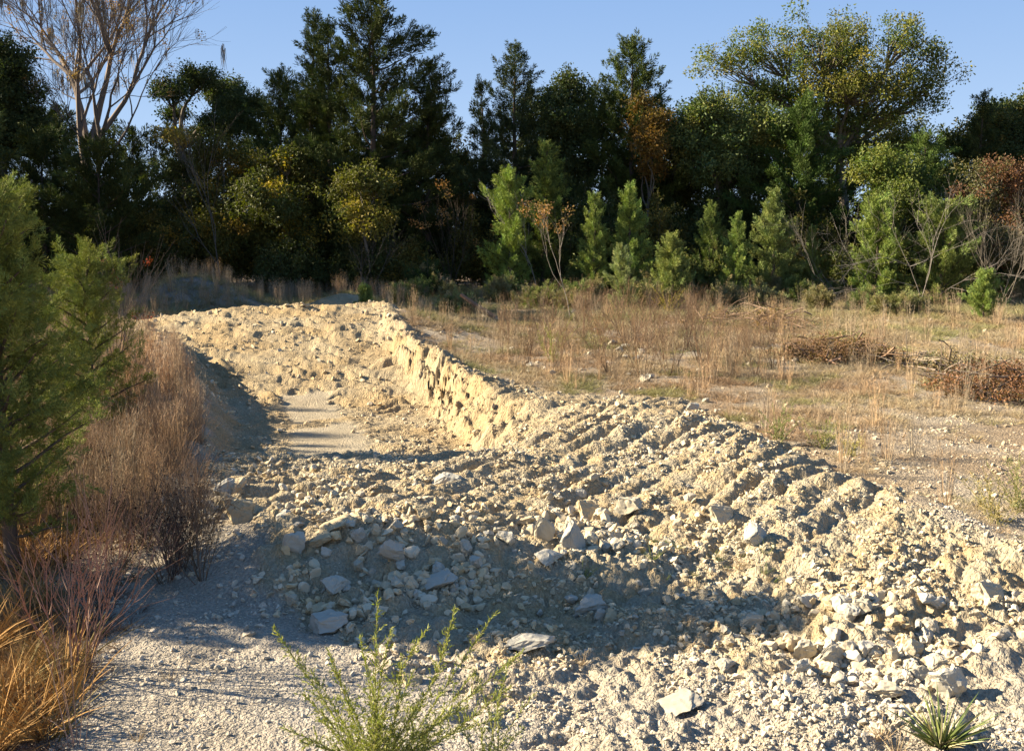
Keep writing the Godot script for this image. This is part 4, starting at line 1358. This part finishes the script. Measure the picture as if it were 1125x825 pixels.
	for s in dry:
		b = on_ground(s[0], s[1])
		single("dry_tuft", s[3], "grass", tuft[int(s[0]) % 4], mats.grass_tan, Transform3D(Basis.from_scale(Vector3.ONE * float(s[2])).rotated(Vector3.UP, rf(0, TAU)), b))
	# green tufts in the hollow of the berm
	rng.seed = 1750
	for k in 22:
		b = on_ground(rf(700, 850), rf(596, 642))
		var h := rf(0.06, 0.14)
		single("green_tuft", "short green grass tuft in the hollow of the berm", "grass", tuft[k % 4], mats.grass_green if k % 3 else mats.grass_tan, Transform3D(Basis.from_scale(Vector3(h, h, h)).rotated(Vector3.UP, rf(0, TAU)), b), "grass tufts in the hollow")
	b = on_ground(640, 632)
	single("green_tuft", "dark green spiky tuft below the white chalk rock", "grass", tuft[1], mats.grass_green, Transform3D(Basis.from_scale(Vector3.ONE * 0.17), b))
	# weeds beyond the berm
	rng.seed = 1800
	var far_weeds := [
		[855, 488, 0.42, Color(0.17, 0.19, 0.07), "green straggly weed just beyond the berm"],
		[905, 492, 0.36, Color(0.22, 0.22, 0.08), "olive weed beside the straggly weed beyond the berm"],
		[935, 500, 0.3, Color(0.36, 0.30, 0.12), "yellowish weed on the dry ground beyond the berm"],
		[1095, 575, 0.5, Color(0.32, 0.25, 0.11), "brown feathery weed on the bare ground right of the berm"],
		[1120, 560, 0.55, Color(0.22, 0.22, 0.09), "olive feathery weed with long bent wands right of the berm"],
		[735, 345, 0.8, Color(0.40, 0.30, 0.03), "yellow-flowered weed before the squat young cedar"],
		[608, 398, 0.8, Color(0.26, 0.26, 0.06), "yellow-green weed stalk in the grass above the cut"],
		[660, 372, 0.7, Color(0.3, 0.14, 0.09), "reddish weed among the pale stones on the field"],
		[450, 338, 0.5, Color(0.2, 0.23, 0.06), "upright green weed on the brow above the cut"],
	]
	for s in far_weeds:
		b = on_ground(s[0], s[1])
		var tp := []
		for k in 16: tp.push_back(Vector3(rf(-0.6, 0.6), rf(0.5, 1.0), rf(-0.6, 0.6)) * s[2])
		weed("weed", s[4], b, tp, s[3], {"seed": 1801 + int(s[0]), "step": 0.02, "side": 0.1, "width": 0.007, "leaf": 0.035})
	for s in [[700, 400], [730, 395], [755, 385], [715, 380], [770, 400], [690, 385], [745, 372], [600, 385], [640, 372], [820, 395], [790, 380], [850, 405], [670, 410], [560, 378], [580, 402], [615, 412], [655, 395], [705, 415], [735, 412], [775, 418], [805, 405], [830, 412], [870, 395], [720, 362], [760, 358], [680, 362], [640, 355]]:
		b = on_ground(s[0], s[1])
		single("dry_forb", "reddish twiggy forb in the field beyond the berm", "weed", forbs[int(s[0]) % 5], mats.twig, Transform3D(Basis.from_scale(Vector3.ONE * rf(0.7, 1.1)).rotated(Vector3.UP, rf(0, TAU)), b), "reddish forbs in the field")

func _ready():
	# camera, sky, sun, exposure
	var cam := Camera3D.new()
	cam.position = Vector3(0, EYE, 0)
	cam.rotation = Vector3(-PITCH, 0, 0)
	cam.fov = rad_to_deg(2.0 * atan(412.5 / FOC))
	cam.far = 4000.0
	cam.near = 0.05
	add_child(cam)
	cam.current = true
	var sky_mat := ProceduralSkyMaterial.new()
	sky_mat.sky_top_color = Color(0.036, 0.082, 0.18).linear_to_srgb()
	sky_mat.sky_horizon_color = Color(0.178, 0.225, 0.27).linear_to_srgb()
	sky_mat.sky_curve = 0.13
	sky_mat.sky_energy_multiplier = 1.0
	sky_mat.ground_bottom_color = Color(0.25, 0.22, 0.17)
	sky_mat.ground_horizon_color = Color(0.5, 0.5, 0.48)
	sky_mat.ground_energy_multiplier = 0.2
	sky_mat.sun_angle_max = 1.0
	var sky := Sky.new()
	sky.sky_material = sky_mat
	var env := Environment.new()
	env.background_mode = Environment.BG_SKY
	env.sky = sky
	env.tonemap_mode = Environment.TONE_MAPPER_LINEAR
	env.tonemap_exposure = 4.2
	env.sdfgi_enabled = true
	env.ssao_enabled = true
	env.ssil_enabled = true
	var we := WorldEnvironment.new()
	we.environment = env
	add_child(we)
	var sun := DirectionalLight3D.new()
	sun.light_energy = 1.6
	sun.light_color = Color(1.0, 0.94, 0.83)
	sun.light_angular_distance = 0.5
	sun.shadow_enabled = true
	add_child(sun)
	var el := deg_to_rad(27.0)
	var az := deg_to_rad(7.0)     # a little ahead of due left
	var to_sun := Vector3(-cos(el) * cos(az), sin(el), -cos(el) * sin(az))
	sun.look_at_from_position(Vector3.ZERO, -to_sun, Vector3.UP)
	# noises
	n_big.seed = 1; n_big.frequency = 0.12; n_big.fractal_octaves = 3
	n_mid.seed = 2; n_mid.frequency = 0.9; n_mid.fractal_octaves = 4
	n_clod.seed = 3; n_clod.noise_type = FastNoiseLite.TYPE_CELLULAR; n_clod.frequency = 5.5; n_clod.cellular_return_type = FastNoiseLite.RETURN_DISTANCE; n_clod.fractal_octaves = 1; n_clod.fractal_type = FastNoiseLite.FRACTAL_NONE
	n_clod2.seed = 4; n_clod2.noise_type = FastNoiseLite.TYPE_CELLULAR; n_clod2.frequency = 14.0; n_clod2.cellular_return_type = FastNoiseLite.RETURN_DISTANCE; n_clod2.fractal_type = FastNoiseLite.FRACTAL_NONE
	n_fine.seed = 5; n_fine.frequency = 7.0; n_fine.fractal_octaves = 3
	n_warp.seed = 6; n_warp.frequency = 0.5; n_warp.fractal_octaves = 2
	make_materials()
	for g in [["grass_pink", Color(0.32, 0.21, 0.16)], ["grass_orange", Color(0.31, 0.175, 0.06)], ["grass_olive", Color(0.19, 0.145, 0.06)], ["grass_tan", Color(0.33, 0.24, 0.135)], ["grass_green", Color(0.145, 0.165, 0.05)]]:
		var m: StandardMaterial3D = mats.grass.duplicate()
		m.albedo_color = g[1].linear_to_srgb()
		mats[g[0]] = m
	var t0 := Time.get_ticks_msec()
	make_macro()
	make_polys()
	print("macro ", Time.get_ticks_msec() - t0)
	make_ground()
	print("ground ", Time.get_ticks_msec() - t0)
	make_rock_meshes()
	make_foliage_meshes()
	make_wood()
	print("wood ", Time.get_ticks_msec() - t0)
	make_edge()
	make_rocks()
	print("rocks ", Time.get_ticks_msec() - t0)
	make_near()
	make_grass()
	print("all ", Time.get_ticks_msec() - t0)
